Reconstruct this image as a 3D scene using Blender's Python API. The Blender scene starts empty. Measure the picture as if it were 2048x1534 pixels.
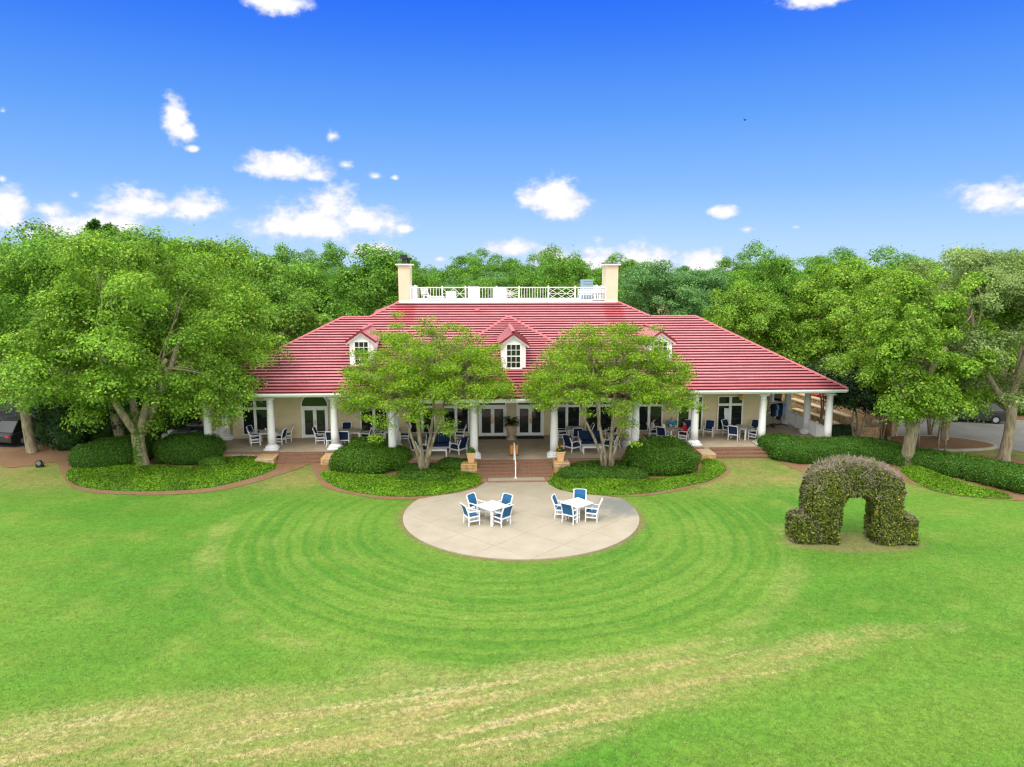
import bpy, bmesh, math, random
import numpy as np
from mathutils import Vector, Matrix, geometry
R = math.radians
sc = bpy.context.scene
col = sc.collection

# ------------------------------------------------------------------ camera
CAM_H, PITCH, FPX = 11.3, .155, 1430.0
cam_d = bpy.data.cameras.new('camera'); cam = bpy.data.objects.new('camera', cam_d); col.objects.link(cam)
cam_d.sensor_fit = 'HORIZONTAL'; cam_d.sensor_width = 36; cam_d.lens = FPX / 2048 * 36
cam_d.clip_end = 6000; cam_d.clip_start = .1
cam.location = (0, 0, CAM_H); cam.rotation_euler = (math.pi / 2 - PITCH, 0, 0)
sc.camera = cam

# ------------------------------------------------------------------ view + light
sc.view_settings.view_transform = 'Standard'; sc.view_settings.look = 'None'
sc.view_settings.exposure = 1.5; sc.view_settings.gamma = 1; sc.view_settings.use_curve_mapping = False
EXPO = 2 ** sc.view_settings.exposure
SUN_EL, SUN_AZ = R(58), R(205)            # azimuth clockwise from +Y: behind the viewer, to the left
sun_d = bpy.data.lights.new('sun', 'SUN'); sun = bpy.data.objects.new('sun', sun_d); col.objects.link(sun)
sun_d.energy = 1.05; sun_d.angle = R(26); sun_d.color = (1, .95, .86)
sv = Vector((math.sin(SUN_AZ) * math.cos(SUN_EL), math.cos(SUN_AZ) * math.cos(SUN_EL), math.sin(SUN_EL)))
sun.rotation_euler = sv.to_track_quat('Z', 'Y').to_euler(); sun.location = sv * 200
sc.cycles.max_bounces = 6; sc.cycles.diffuse_bounces = 3; sc.cycles.transparent_max_bounces = 4
sc.cycles.use_denoising = True; sc.cycles.denoiser = 'OPENIMAGEDENOISE'; sc.cycles.filter_width = 1.3; sc.cycles.sample_clamp_indirect = 4

def px_dir(px, py):
    X, Y = (px - 1024) / FPX, (767 - py) / FPX
    c, s = math.cos(PITCH), math.sin(PITCH)
    return Vector((X, c + Y * s, -s + Y * c)).normalized()

def make_world():
    w = bpy.data.worlds.new('World'); sc.world = w; w.use_nodes = True
    nt = w.node_tree; nt.nodes.clear(); N = nt.nodes.new; L = nt.links.new
    def math_(op, a, b=None, c=None):
        n = N('ShaderNodeMath'); n.operation = op
        for i, v in enumerate((a, b, c)):
            if v is None: continue
            if isinstance(v, (int, float)): n.inputs[i].default_value = v
            else: L(v, n.inputs[i])
        return n.outputs[0]
    def sstep(x, a, b):
        n = N('ShaderNodeMapRange'); n.interpolation_type = 'SMOOTHSTEP'
        n.inputs[1].default_value = a; n.inputs[2].default_value = b
        L(x, n.inputs[0]); return n.outputs[0]
    sky = N('ShaderNodeTexSky'); sky.sky_type = 'NISHITA'; sky.sun_disc = False
    sky.sun_elevation = SUN_EL; sky.sun_rotation = SUN_AZ; sky.ozone_density = 3.0; sky.dust_density = .4
    tc = N('ShaderNodeTexCoord'); sep = N('ShaderNodeSeparateXYZ'); L(tc.outputs['Generated'], sep.inputs[0])
    az = math_('ARCTAN2', sep.outputs[0], sep.outputs[1]); el = math_('ARCSINE', sep.outputs[2])
    ae = N('ShaderNodeCombineXYZ'); L(az, ae.inputs[0]); L(el, ae.inputs[1])
    # deep polarised blue aloft, pale towards the horizon, the same all round the compass
    ramp = N('ShaderNodeValToRGB'); cr = ramp.color_ramp
    stops = [(0, (.50, .72, .97)), (.035, (.43, .67, .98)), (.11, (.23, .49, .97)), (.20, (.10, .34, .95)), (.285, (.034, .205, .95)), (.335, (.010, .145, .96)), (.42, (.006, .12, .90)), (1, (.01, .11, .72))]
    cr.elements[0].position = 0; cr.elements[0].color = (*stops[0][1], 1)
    cr.elements[1].position = 1; cr.elements[1].color = (*stops[-1][1], 1)
    for p, c in stops[1:-1]:
        e = cr.elements.new(p); e.color = (*c, 1)
    L(sep.outputs[2], ramp.inputs[0])
    sc1 = N('ShaderNodeVectorMath'); sc1.operation = 'SCALE'; L(sky.outputs[0], sc1.inputs[0]); sc1.inputs['Scale'].default_value = .10
    sc2 = N('ShaderNodeVectorMath'); sc2.operation = 'SCALE'; L(ramp.outputs[0], sc2.inputs[0]); sc2.inputs['Scale'].default_value = 1 / EXPO
    mix = N('ShaderNodeMix'); mix.data_type = 'RGBA'; mix.inputs[0].default_value = .96
    L(sc1.outputs[0], mix.inputs[6]); L(sc2.outputs[0], mix.inputs[7])
    # fair-weather clouds: (centre x, y, half width, half height, lift) placed by image pixels
    clouds = [(545, 2, 78, 26, 0), (350, 245, 26, 40, -.1), (372, 266, 24, 18, 0), (388, 298, 16, 8, -.3), (570, 338, 92, 32, 0), (630, 352, 45, 18, -.1),
              (690, 330, 26, 15, -.35), (752, 352, 24, 14, -.4), (790, 356, 14, 9, -.4), (664, 272, 24, 20, -.5), (655, 425, 62, 52, 0), (620, 452, 120, 42, .05), (735, 447, 80, 38, 0),
              (15, 425, 44, 46, 0), (100, 425, 45, 34, -.2), (130, 470, 95, 40, 0), (265, 415, 75, 36, 0), (395, 415, 62, 32, 0), (240, 450, 80, 32, -.1),
              (745, 503, 52, 20, 0), (805, 458, 20, 12, 0), (880, 518, 16, 9, -.35), (1095, 398, 62, 40, .1), (1125, 415, 60, 32, .1), (1022, 498, 64, 20, 0), (1110, 525, 66, 34, 0), (1190, 530, 70, 38, .05),
              (1280, 535, 85, 46, .05), (1405, 535, 66, 34, 0), (1050, 562, 40, 16, -.1), (1445, 425, 32, 15, 0), (1495, 460, 24, 13, -.35), (1590, 455, 24, 10, -.55),
              (1990, 398, 80, 28, .1), (2060, 405, 60, 22, 0), (1640, -8, 64, 24, 0), (1570, 545, 40, 20, -.25), (150, 392, 24, 12, -.4), (5, 360, 12, 10, -.4), (5, 222, 12, 10, -.4)]
    best = None
    for (x, y, hw, hh, lift) in clouds:
        d = px_dir(x, y); a, e = math.atan2(d.x, d.y), math.asin(d.z)
        wa, wh = hw / FPX * .95 * (math.cos(math.atan((x - 1024) / FPX)) ** 2 * .35 + .65), hh / FPX
        v = N('ShaderNodeVectorMath'); v.operation = 'MULTIPLY_ADD'; L(ae.outputs[0], v.inputs[0])
        v.inputs[1].default_value = (1 / wa, 1 / wh, 0); v.inputs[2].default_value = (-a / wa, -e / wh, 0)
        ln = N('ShaderNodeVectorMath'); ln.operation = 'LENGTH'; L(v.outputs[0], ln.inputs[0])
        sp = N('ShaderNodeSeparateXYZ'); L(v.outputs[0], sp.inputs[0])
        dn = math_('MAXIMUM', math_('MULTIPLY', sp.outputs[1], -.35), 0)
        val = math_('SUBTRACT', 1 + lift, math_('ADD', ln.outputs['Value'], dn))
        best = val if best is None else math_('MAXIMUM', best, val)
    def noise(scale, detail, sx=1, sy=1, off=0):
        m = N('ShaderNodeVectorMath'); m.operation = 'MULTIPLY_ADD'; L(ae.outputs[0], m.inputs[0])
        m.inputs[1].default_value = (sx, sy, 1); m.inputs[2].default_value = (off, off * .7, 0)
        n = N('ShaderNodeTexNoise'); n.inputs['Scale'].default_value = scale; n.inputs['Detail'].default_value = detail; n.inputs['Roughness'].default_value = .6
        L(m.outputs[0], n.inputs['Vector']); return n.outputs[0]
    nz = noise(20, 9, 1, 1.5)
    nz2 = noise(75, 6, 1, 1.3, 5.7)
    val = math_('ADD', best, math_('ADD', math_('MULTIPLY', math_('SUBTRACT', nz, .47), 2.3), math_('MULTIPLY', math_('SUBTRACT', nz2, .5), .9)))
    m_view = sstep(val, -.14, .72)
    # broken cloud unseen overhead and behind, made brighter than visible clouds to add fill
    n3 = N('ShaderNodeTexNoise'); n3.inputs['Scale'].default_value = 2.6; n3.inputs['Detail'].default_value = 7; L(tc.outputs['Generated'], n3.inputs['Vector'])
    away = math_('SUBTRACT', 1, math_('MULTIPLY', sstep(math_('ABSOLUTE', az), 1.05, .75), sstep(el, .60, .44)))
    m_rest = math_('MULTIPLY', sstep(n3.outputs[0], .30, .52), away)
    mask = math_('MAXIMUM', m_view, m_rest)
    shade = sstep(math_('ADD', val, math_('MULTIPLY', math_('SUBTRACT', noise(34, 5, 1, 1.4, 3.1), .5), 1.9)), -.25, 1.0)
    cc = N('ShaderNodeMix'); cc.data_type = 'RGBA'; L(shade, cc.inputs[0])
    cc.inputs[6].default_value = (.74 / EXPO, .79 / EXPO, .92 / EXPO, 1); cc.inputs[7].default_value = (1.06 / EXPO, 1.05 / EXPO, 1.06 / EXPO, 1)
    over = N('ShaderNodeMix'); over.data_type = 'RGBA'; L(away, over.inputs[0]); L(cc.outputs[2], over.inputs[6]); over.inputs[7].default_value = (2.5 / EXPO, 2.45 / EXPO, 2.38 / EXPO, 1)
    fin = N('ShaderNodeMix'); fin.data_type = 'RGBA'; L(mask, fin.inputs[0]); L(mix.outputs[2], fin.inputs[6]); L(over.outputs[2], fin.inputs[7])
    bg = N('ShaderNodeBackground'); L(fin.outputs[2], bg.inputs[0]); bg.inputs[1].default_value = 1
    out = N('ShaderNodeOutputWorld'); L(bg.outputs[0], out.inputs[0])
    w.cycles.sampling_method = 'MANUAL'; w.cycles.sample_map_resolution = 512
make_world()

# ------------------------------------------------------------------ ground shape and image-pixel placing helpers
def sm(a, b, x):
    t = np.clip((np.asarray(x, float) - a) / (b - a), 0, 1); return t * t * (3 - 2 * t)
def gz(x, y):
    x = np.asarray(x, float); y = np.asarray(y, float)
    core = 1 - sm(1.6, 4.5, np.abs(x - .3))
    core = core * (1 - sm(40, 44, y))
    g = .30 * sm(35.0, 40.5, y) * (1 - core)
    return g + .04 * np.sin(x * .11 + 1) * np.sin(y * .09) * sm(6, 14, np.hypot(x - .3, y - 32.5)) * (1 - sm(36, 39, y))
CP, SP = math.cos(PITCH), math.sin(PITCH)
def G(px, py, z=None):
    """ground point hit by casting an image pixel from the camera"""
    X, Y = (px - 1024) / FPX, (767 - py) / FPX
    d = (X, CP + Y * SP, -SP + Y * CP)
    zz = 0.2 if z is None else z
    for _ in range(1 if z is not None else 6):
        t = (zz - CAM_H) / d[2]; x, y = d[0] * t, d[1] * t
        if z is None: zz = float(gz(x, y))
    return Vector((x, y, zz))
BO = Vector((.525, 42.16, 0)); BYAW = R(2.574)
BM = Matrix.Translation(BO) @ Matrix.Rotation(BYAW, 4, 'Z')
def B(lx, ly, z=.75): return BM @ Vector((lx, ly, z))

# ------------------------------------------------------------------ object helpers
def tag(o, label=None, cat=None, group=None, kind=None):
    if label: o['label'] = label
    if cat: o['category'] = cat
    if group: o['group'] = group
    if kind: o['kind'] = kind
    return o
def empty(name, loc=(0, 0, 0), rz=0, label=None, cat=None, group=None):
    o = bpy.data.objects.new(name, None); col.objects.link(o); o.location = loc; o.rotation_euler = (0, 0, rz)
    o.empty_display_size = .2
    return tag(o, label, cat, group)
def link(name, me, mat, parent=None):
    o = bpy.data.objects.new(name, me); col.objects.link(o)
    if mat is not None:
        for m in (mat if isinstance(mat, (list, tuple)) else [mat]):
            if len(me.materials) < (len(mat) if isinstance(mat, (list, tuple)) else 1): me.materials.append(m)
    if parent: o.parent = parent
    return o
def dup(root, loc, rz=0, label=None, group=None, cat=None):
    r = root.copy(); col.objects.link(r); r.location = loc; r.rotation_euler = (0, 0, rz)
    tag(r, label, cat, group)
    def rec(src, dst):
        for ch in src.children:
            c = ch.copy(); col.objects.link(c); c.parent = dst; rec(ch, c)
    rec(root, r); return r
def inst(src, name, parent, loc=(0, 0, 0), rot=(0, 0, 0), scale=(1, 1, 1)):
    o = bpy.data.objects.new(name, src); col.objects.link(o); o.parent = parent
    o.location = loc; o.rotation_euler = rot; o.scale = scale; return o

class MB:
    def __init__(s): s.v = []; s.f = []; s.m = []; s.mi = 0
    def quad(s, *p):
        n = len(s.v); s.v += [tuple(q) for q in p]; s.f.append(tuple(range(n, n + len(p)))); s.m.append(s.mi); return s
    def box(s, c, d, rz=0, M=None, taper=1):
        x, y, z = d[0] / 2, d[1] / 2, d[2] / 2; n = len(s.v)
        for (a, b, e) in ((-1, -1, -1), (1, -1, -1), (1, 1, -1), (-1, 1, -1), (-1, -1, 1), (1, -1, 1), (1, 1, 1), (-1, 1, 1)):
            k = taper if e > 0 else 1
            p = Vector((a * x * k, b * y * k, e * z))
            if rz: p = Matrix.Rotation(rz, 3, 'Z') @ p
            p = p + Vector(c)
            if M is not None: p = M @ p
            s.v.append(tuple(p))
        for q in ((0, 3, 2, 1), (4, 5, 6, 7), (0, 1, 5, 4), (1, 2, 6, 5), (2, 3, 7, 6), (3, 0, 4, 7)):
            s.f.append(tuple(n + i for i in q)); s.m.append(s.mi)
        return s
    def bar(s, a, b, w, h=None):
        """square bar from a to b"""
        a, b = Vector(a), Vector(b); h = h or w; d = (b - a); ln = d.length; d.normalize()
        up = Vector((0, 0, 1)) if abs(d.z) < .95 else Vector((0, 1, 0))
        sx = d.cross(up).normalized(); sy = sx.cross(d).normalized(); n = len(s.v)
        for p in (a, b):
            for (i, j) in ((-1, -1), (1, -1), (1, 1), (-1, 1)): s.v.append(tuple(p + sx * (i * w / 2) + sy * (j * h / 2)))
        for q in ((0, 1, 2, 3), (7, 6, 5, 4), (0, 4, 5, 1), (1, 5, 6, 2), (2, 6, 7, 3), (3, 7, 4, 0)):
            s.f.append(tuple(n + i for i in q)); s.m.append(s.mi)
        return s
    def tube(s, pts, rad, n=8, caps=True, wob=0, rng=None):
        pts = [Vector(p) for p in pts]
        if isinstance(rad, (int, float)): rad = [rad] * len(pts)
        b0 = len(s.v); ref = None
        for i, p in enumerate(pts):
            t = (pts[min(i + 1, len(pts) - 1)] - pts[max(i - 1, 0)]).normalized()
            if ref is None: ref = Vector((1, 0, 0)) if abs(t.x) < .9 else Vector((0, 1, 0))
            u = (ref - t * ref.dot(t)).normalized(); v = t.cross(u); ref = u
            for k in range(n):
                a = 2 * math.pi * k / n; r = rad[i] * (1 + (rng.uniform(-wob, wob) if wob else 0))
                s.v.append(tuple(p + u * (math.cos(a) * r) + v * (math.sin(a) * r)))
        for i in range(len(pts) - 1):
            for k in range(n):
                k2 = (k + 1) % n
                s.f.append((b0 + i * n + k, b0 + i * n + k2, b0 + (i + 1) * n + k2, b0 + (i + 1) * n + k)); s.m.append(s.mi)
        if caps:
            s.f.append(tuple(b0 + k for k in reversed(range(n)))); s.m.append(s.mi)
            e = b0 + (len(pts) - 1) * n; s.f.append(tuple(e + k for k in range(n))); s.m.append(s.mi)
        return s
    def lathe(s, prof, c=(0, 0, 0), n=20):
        return s.tube([(c[0], c[1], c[2] + z) for r, z in prof], [max(r, .001) for r, z in prof], n)
    def blob(s, c, r, seg=8, ring=6):
        if isinstance(r, (int, float)): r = (r, r, r)
        prof = [(math.sin(math.pi * i / ring), -math.cos(math.pi * i / ring)) for i in range(ring + 1)]
        n0 = len(s.v)
        for (q, z) in prof:
            for k in range(seg):
                a = 2 * math.pi * k / seg; s.v.append((c[0] + r[0] * q * math.cos(a), c[1] + r[1] * q * math.sin(a), c[2] + r[2] * z))
        for i in range(ring):
            for k in range(seg):
                k2 = (k + 1) % seg; s.f.append((n0 + i * seg + k, n0 + i * seg + k2, n0 + (i + 1) * seg + k2, n0 + (i + 1) * seg + k)); s.m.append(s.mi)
        return s
    def prism(s, poly, axis, a, b):
        """extrude a 2-D polygon along axis ('x','y','z') from a to b"""
        def P(u, v, t): return {'x': (t, u, v), 'y': (u, t, v), 'z': (u, v, t)}[axis]
        n = len(s.v); k = len(poly)
        s.v += [P(u, v, a) for u, v in poly] + [P(u, v, b) for u, v in poly]
        s.f.append(tuple(range(n, n + k))); s.f.append(tuple(reversed(range(n + k, n + 2 * k)))); s.m += [s.mi] * 2
        for i in range(k):
            j = (i + 1) % k; s.f.append((n + i, n + k + i, n + k + j, n + j)); s.m.append(s.mi)
        return s
    def mesh(s, name, smooth=False):
        me = bpy.data.meshes.new(name); me.from_pydata(s.v, [], s.f)
        me.polygons.foreach_set('material_index', s.m)
        bm = bmesh.new(); bm.from_mesh(me); bmesh.ops.recalc_face_normals(bm, faces=bm.faces); bm.to_mesh(me); bm.free()
        if smooth: me.polygons.foreach_set('use_smooth', [True] * len(me.polygons))
        me.update(); return me
    def build(s, name, mat, parent=None, smooth=False, bevel=0):
        o = link(name, s.mesh(name, smooth), mat, parent)
        if bevel:
            b = o.modifiers.new('bevel', 'BEVEL'); b.width = bevel; b.segments = 2; b.limit_method = 'ANGLE'
        return o

# ------------------------------------------------------------------ materials
def base_mat(name):
    m = bpy.data.materials.new(name); m.use_nodes = True; nt = m.node_tree; b = nt.nodes['Principled BSDF']; return m, nt, b
def mat(name, c, rough=.6, var=.12, scale=6, bump=0, bscale=40, metal=0, spec=.4, stretch=(1, 1, 1), coord='Object', grime=None):
    m, nt, b = base_mat(name); N = nt.nodes.new; L = nt.links.new
    b.inputs['Roughness'].default_value = rough; b.inputs['Metallic'].default_value = metal; b.inputs['Specular IOR Level'].default_value = spec
    tc = N('ShaderNodeTexCoord'); mp = N('ShaderNodeMapping'); mp.inputs['Scale'].default_value = stretch; L(tc.outputs[coord], mp.inputs[0])
    n = N('ShaderNodeTexNoise'); n.inputs['Scale'].default_value = scale; n.inputs['Detail'].default_value = 6; L(mp.outputs[0], n.inputs['Vector'])
    r = N('ShaderNodeValToRGB'); L(n.outputs[0], r.inputs[0]); e = r.color_ramp.elements
    e[0].position = .25; e[1].position = .75
    e[0].color = (*[max(0, x * (1 - var)) for x in c], 1); e[1].color = (*[min(1, x * (1 + var)) for x in c], 1)
    if grime:
        g = e_ = r.color_ramp.elements.new(.12); g.color = (*grime, 1)
    L(r.outputs[0], b.inputs['Base Color'])
    if bump:
        n2 = N('ShaderNodeTexNoise'); n2.inputs['Scale'].default_value = bscale; n2.inputs['Detail'].default_value = 5; L(mp.outputs[0], n2.inputs['Vector'])
        bp = N('ShaderNodeBump'); bp.inputs['Strength'].default_value = bump; bp.inputs['Distance'].default_value = .02
        L(n2.outputs[0], bp.inputs['Height']); L(bp.outputs[0], b.inputs['Normal'])
    return m
def leaf(name, c0, c1, c2=None, trans=.35, bigvar=.25):
    """two-tone leaf material; every leaf gets its own shade, with slow drifts through the crown"""
    m = bpy.data.materials.new(name); m.use_nodes = True; nt = m.node_tree; nt.nodes.clear(); N = nt.nodes.new; L = nt.links.new
    geo = N('ShaderNodeNewGeometry'); r = N('ShaderNodeValToRGB'); L(geo.outputs['Random Per Island'], r.inputs[0])
    e = r.color_ramp.elements; e[0].color = (*c0, 1); e[1].color = (*c1, 1)
    if c2:
        e[1].position = .86; k = e.new(1.0); k.color = (*c2, 1)
    tc = N('ShaderNodeTexCoord'); n = N('ShaderNodeTexNoise'); n.inputs['Scale'].default_value = .55; n.inputs['Detail'].default_value = 4; L(tc.outputs['Object'], n.inputs['Vector'])
    mr = N('ShaderNodeMapRange'); mr.inputs[1].default_value = .3; mr.inputs[2].default_value = .7; mr.inputs[3].default_value = 1 - bigvar; mr.inputs[4].default_value = 1 + bigvar; L(n.outputs[0], mr.inputs[0])
    sc_ = N('ShaderNodeVectorMath'); sc_.operation = 'SCALE'; L(r.outputs[0], sc_.inputs[0]); L(mr.outputs[0], sc_.inputs['Scale'])
    d = N('ShaderNodeBsdfDiffuse'); t = N('ShaderNodeBsdfTranslucent'); g = N('ShaderNodeBsdfGlossy'); g.inputs['Roughness'].default_value = .45
    L(sc_.outputs[0], d.inputs[0]); L(sc_.outputs[0], t.inputs[0]); g.inputs[0].default_value = (.9, .95, 1, 1)
    m1 = N('ShaderNodeMixShader'); m1.inputs[0].default_value = trans; L(d.outputs[0], m1.inputs[1]); L(t.outputs[0], m1.inputs[2])
    m2 = N('ShaderNodeMixShader'); m2.inputs[0].default_value = .012; L(m1.outputs[0], m2.inputs[1]); L(g.outputs[0], m2.inputs[2])
    o = N('ShaderNodeOutputMaterial'); L(m2.outputs[0], o.inputs[0]); return m

M = {}
M['white'] = mat('white_paint', (.74, .75, .75), .45, .03, 3)
M['trim'] = mat('white_trim', (.80, .81, .79), .5, .04, 5, grime=(.66, .66, .62))
M['wall'] = mat('tan_stucco', (.60, .51, .33), .9, .07, 2.5, .25, 90, spec=.2)
M['cream'] = mat('cream_stucco', (.60, .54, .40), .9, .06, 2, .25, 80, spec=.2, grime=(.5, .42, .28))
M['porch'] = mat('porch_concrete', (.36, .295, .215), .75, .16, 1.3, .1, 30)
M['brick'] = mat('red_brick', (.25, .140, .090), .85, .4, 18, .3, 60, spec=.2)
M['mortar'] = mat('brick_mortar', (.30, .25, .20), .9, .15, 20)
M['stone'] = mat('golden_sandstone', (.50, .31, .13), .85, .35, 5, .5, 25, spec=.2, grime=(.20, .15, .10))
M['stone2'] = mat('tan_fieldstone', (.40, .29, .17), .85, .35, 4, .5, 25, spec=.2, grime=(.16, .13, .10))
M['stone3'] = mat('pale_capstone', (.44, .33, .20), .85, .2, 4, .4, 25, spec=.2)
M['maroon'] = mat('maroon_metal', (.19, .012, .022), .5, .12, 4)
M['glass'] = mat('dark_window_glass', (.012, .016, .016), .06, .5, .9, spec=.6)
M['glassgreen'] = mat('green_tinted_glass', (.012, .035, .012), .08, .4, 1.5, spec=.6)
M['mull'] = M['trim']
M['navy'] = mat('navy_fabric', (.010, .024, .070), .85, .25, 40, .3, 300, spec=.15)
M['blue'] = mat('blue_sling_mesh', (.008, .088, .20), .7, .4, 55, .3, 300, spec=.3)
M['frame'] = mat('white_frame', (.70, .71, .72), .4, .03, 6)
M['tabletop'] = mat('white_table_boards', (.66, .67, .68), .45, .05, 8, stretch=(1, 8, 1))
M['greytop'] = mat('weathered_table_top', (.42, .42, .38), .6, .12, 8, stretch=(1, 8, 1))
M['concrete'] = None
M['pot'] = mat('peach_clay_pot', (.66, .40, .20), .75, .08, 5, .1, 60)
M['brass'] = mat('brass_plate', (.65, .38, .08), .35, .15, 12, metal=.8)
M['wood'] = mat('orange_varnished_wood', (.45, .19, .035), .45, .3, 10, stretch=(8, 8, 1))
M['black'] = mat('black_plastic', (.012, .012, .014), .5, .3, 8)
M['rubber'] = mat('rubber_mat', (.02, .02, .022), .9, .3, 30)
M['greymetal'] = mat('grey_metal', (.16, .18, .18), .45, .15, 8, metal=.3)
M['acwhite'] = mat('white_unit', (.52, .53, .53), .5, .06, 5)
M['acblue'] = mat('bluish_condenser', (.22, .33, .42), .5, .1, 8)
M['urn'] = mat('cast_stone_urn', (.42, .34, .22), .9, .25, 14, .4, 40)
M['bark'] = mat('grey_oak_bark', (.25, .215, .145), .95, .55, 9, 1.0, 26, spec=.1, stretch=(1, 1, .25))
M['bark2'] = mat('pale_crepe_bark', (.25, .215, .14), .8, .75, 9, .3, 15, spec=.2, stretch=(1, 1, .3))
M['twig'] = mat('grey_bare_twig', (.27, .225, .18), .9, .3, 30)
M['asphalt'] = mat('asphalt_lot', (.045, .045, .05), .9, .2, 3, .2, 80)
M['driveway'] = mat('grey_concrete_drive', (.22, .215, .20), .8, .14, .8, .1, 40)
M['kerb'] = mat('pale_kerb', (.34, .31, .26), .85, .12, 3)
M['skin'] = mat('skin', (.48, .25, .16), .6, .08, 20)
M['hair'] = mat('dark_hair', (.03, .02, .015), .8, .3, 40)
M['teal'] = mat('turquoise_shirt', (.02, .36, .50), .85, .1, 20)
M['crimson'] = mat('crimson_shirt', (.45, .015, .04), .85, .1, 20)
M['shirtwhite'] = mat('pale_grey_shirt', (.58, .62, .66), .85, .06, 20)
M['skyshirt'] = mat('light_blue_shirt', (.20, .40, .75), .85, .1, 12)
M['dark'] = mat('dark_cloth', (.015, .017, .025), .9, .4, 15)
M['slate'] = mat('slate_blue_cloth', (.05, .10, .17), .9, .3, 12)
M['red'] = mat('red_car_paint', (.30, .012, .015), .25, .1, 3, spec=.6)
M['carblack'] = mat('black_car_paint', (.010, .011, .013), .55, .1, 3, spec=.6)
M['carblue'] = mat('blue_car_paint', (.02, .12, .22), .25, .1, 3, spec=.6)
M['carsilver'] = mat('silver_car_paint', (.40, .42, .44), .3, .05, 3, metal=.3)
M['tyre'] = mat('tyre_rubber', (.012, .012, .012), .9, .2, 20)
M['lampwarm'] = mat('amber_lamp_shade', (.75, .38, .06), .5, .15, 9)
M['paper'] = mat('paper_notice', (.70, .76, .80), .8, .03, 8)
M['flower'] = mat('yellow_petal', (.70, .40, .03), .7, .15, 20)
# leaves (albedos tuned up to brighten the foliage)
M['oak'] = leaf('oak_leaf', (.066, .178, .018), (.275, .485, .040), (.43, .53, .07), trans=.42, bigvar=.3)
M['oak_b'] = leaf('oak_leaf_mid', (.055, .168, .022), (.230, .440, .044), (.34, .46, .06), trans=.42, bigvar=.3)
M['oak_y'] = leaf('lime_leaf', (.078, .205, .018), (.290, .490, .042), (.43, .52, .07), trans=.42, bigvar=.3)
M['olive'] = leaf('grey_green_leaf', (.115, .195, .060), (.310, .430, .130), (.46, .48, .16), trans=.42)
M['woods'] = leaf('woodland_leaf', (.044, .148, .016), (.185, .390, .036), (.27, .42, .05), trans=.4, bigvar=.3)
M['woods_t'] = leaf('far_teal_leaf', (.060, .180, .060), (.190, .375, .100), (.24, .38, .12), trans=.4)
M['crepe'] = leaf('crepe_myrtle_leaf', (.085, .225, .012), (.295, .480, .024), (.50, .46, .035), trans=.45, bigvar=.2)
M['hedge'] = leaf('hedge_leaf', (.022, .085, .009), (.080, .180, .016), (.14, .21, .03), trans=.15, bigvar=.2)
M['bush'] = leaf('box_leaf', (.022, .092, .006), (.095, .205, .014), (.17, .25, .03), trans=.15, bigvar=.25)
M['cover'] = leaf('ground_cover_leaf', (.050, .150, .005), (.140, .275, .012), (.20, .28, .03), trans=.15, bigvar=.3)
M['topiary'] = leaf('fig_vine_leaf', (.030, .058, .010), (.150, .185, .022), (.32, .34, .04), trans=.15, bigvar=.35)
M['dark_leaf'] = leaf('dark_holly_leaf', (.010, .030, .010), (.036, .075, .026), (.06, .11, .04), trans=.1)
M['fern'] = leaf('fern_leaf', (.010, .045, .006), (.040, .095, .012), trans=.2)
M['core'] = mat('bush_inner_growth', (.028, .075, .010), .95, .4, 9, spec=.05)
M['topcore'] = mat('vine_thicket_core', (.040, .045, .018), .95, .5, 12, spec=.05)
M['pine'] = leaf('pine_needle', (.025, .095, .018), (.085, .220, .035), trans=.1)

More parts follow.
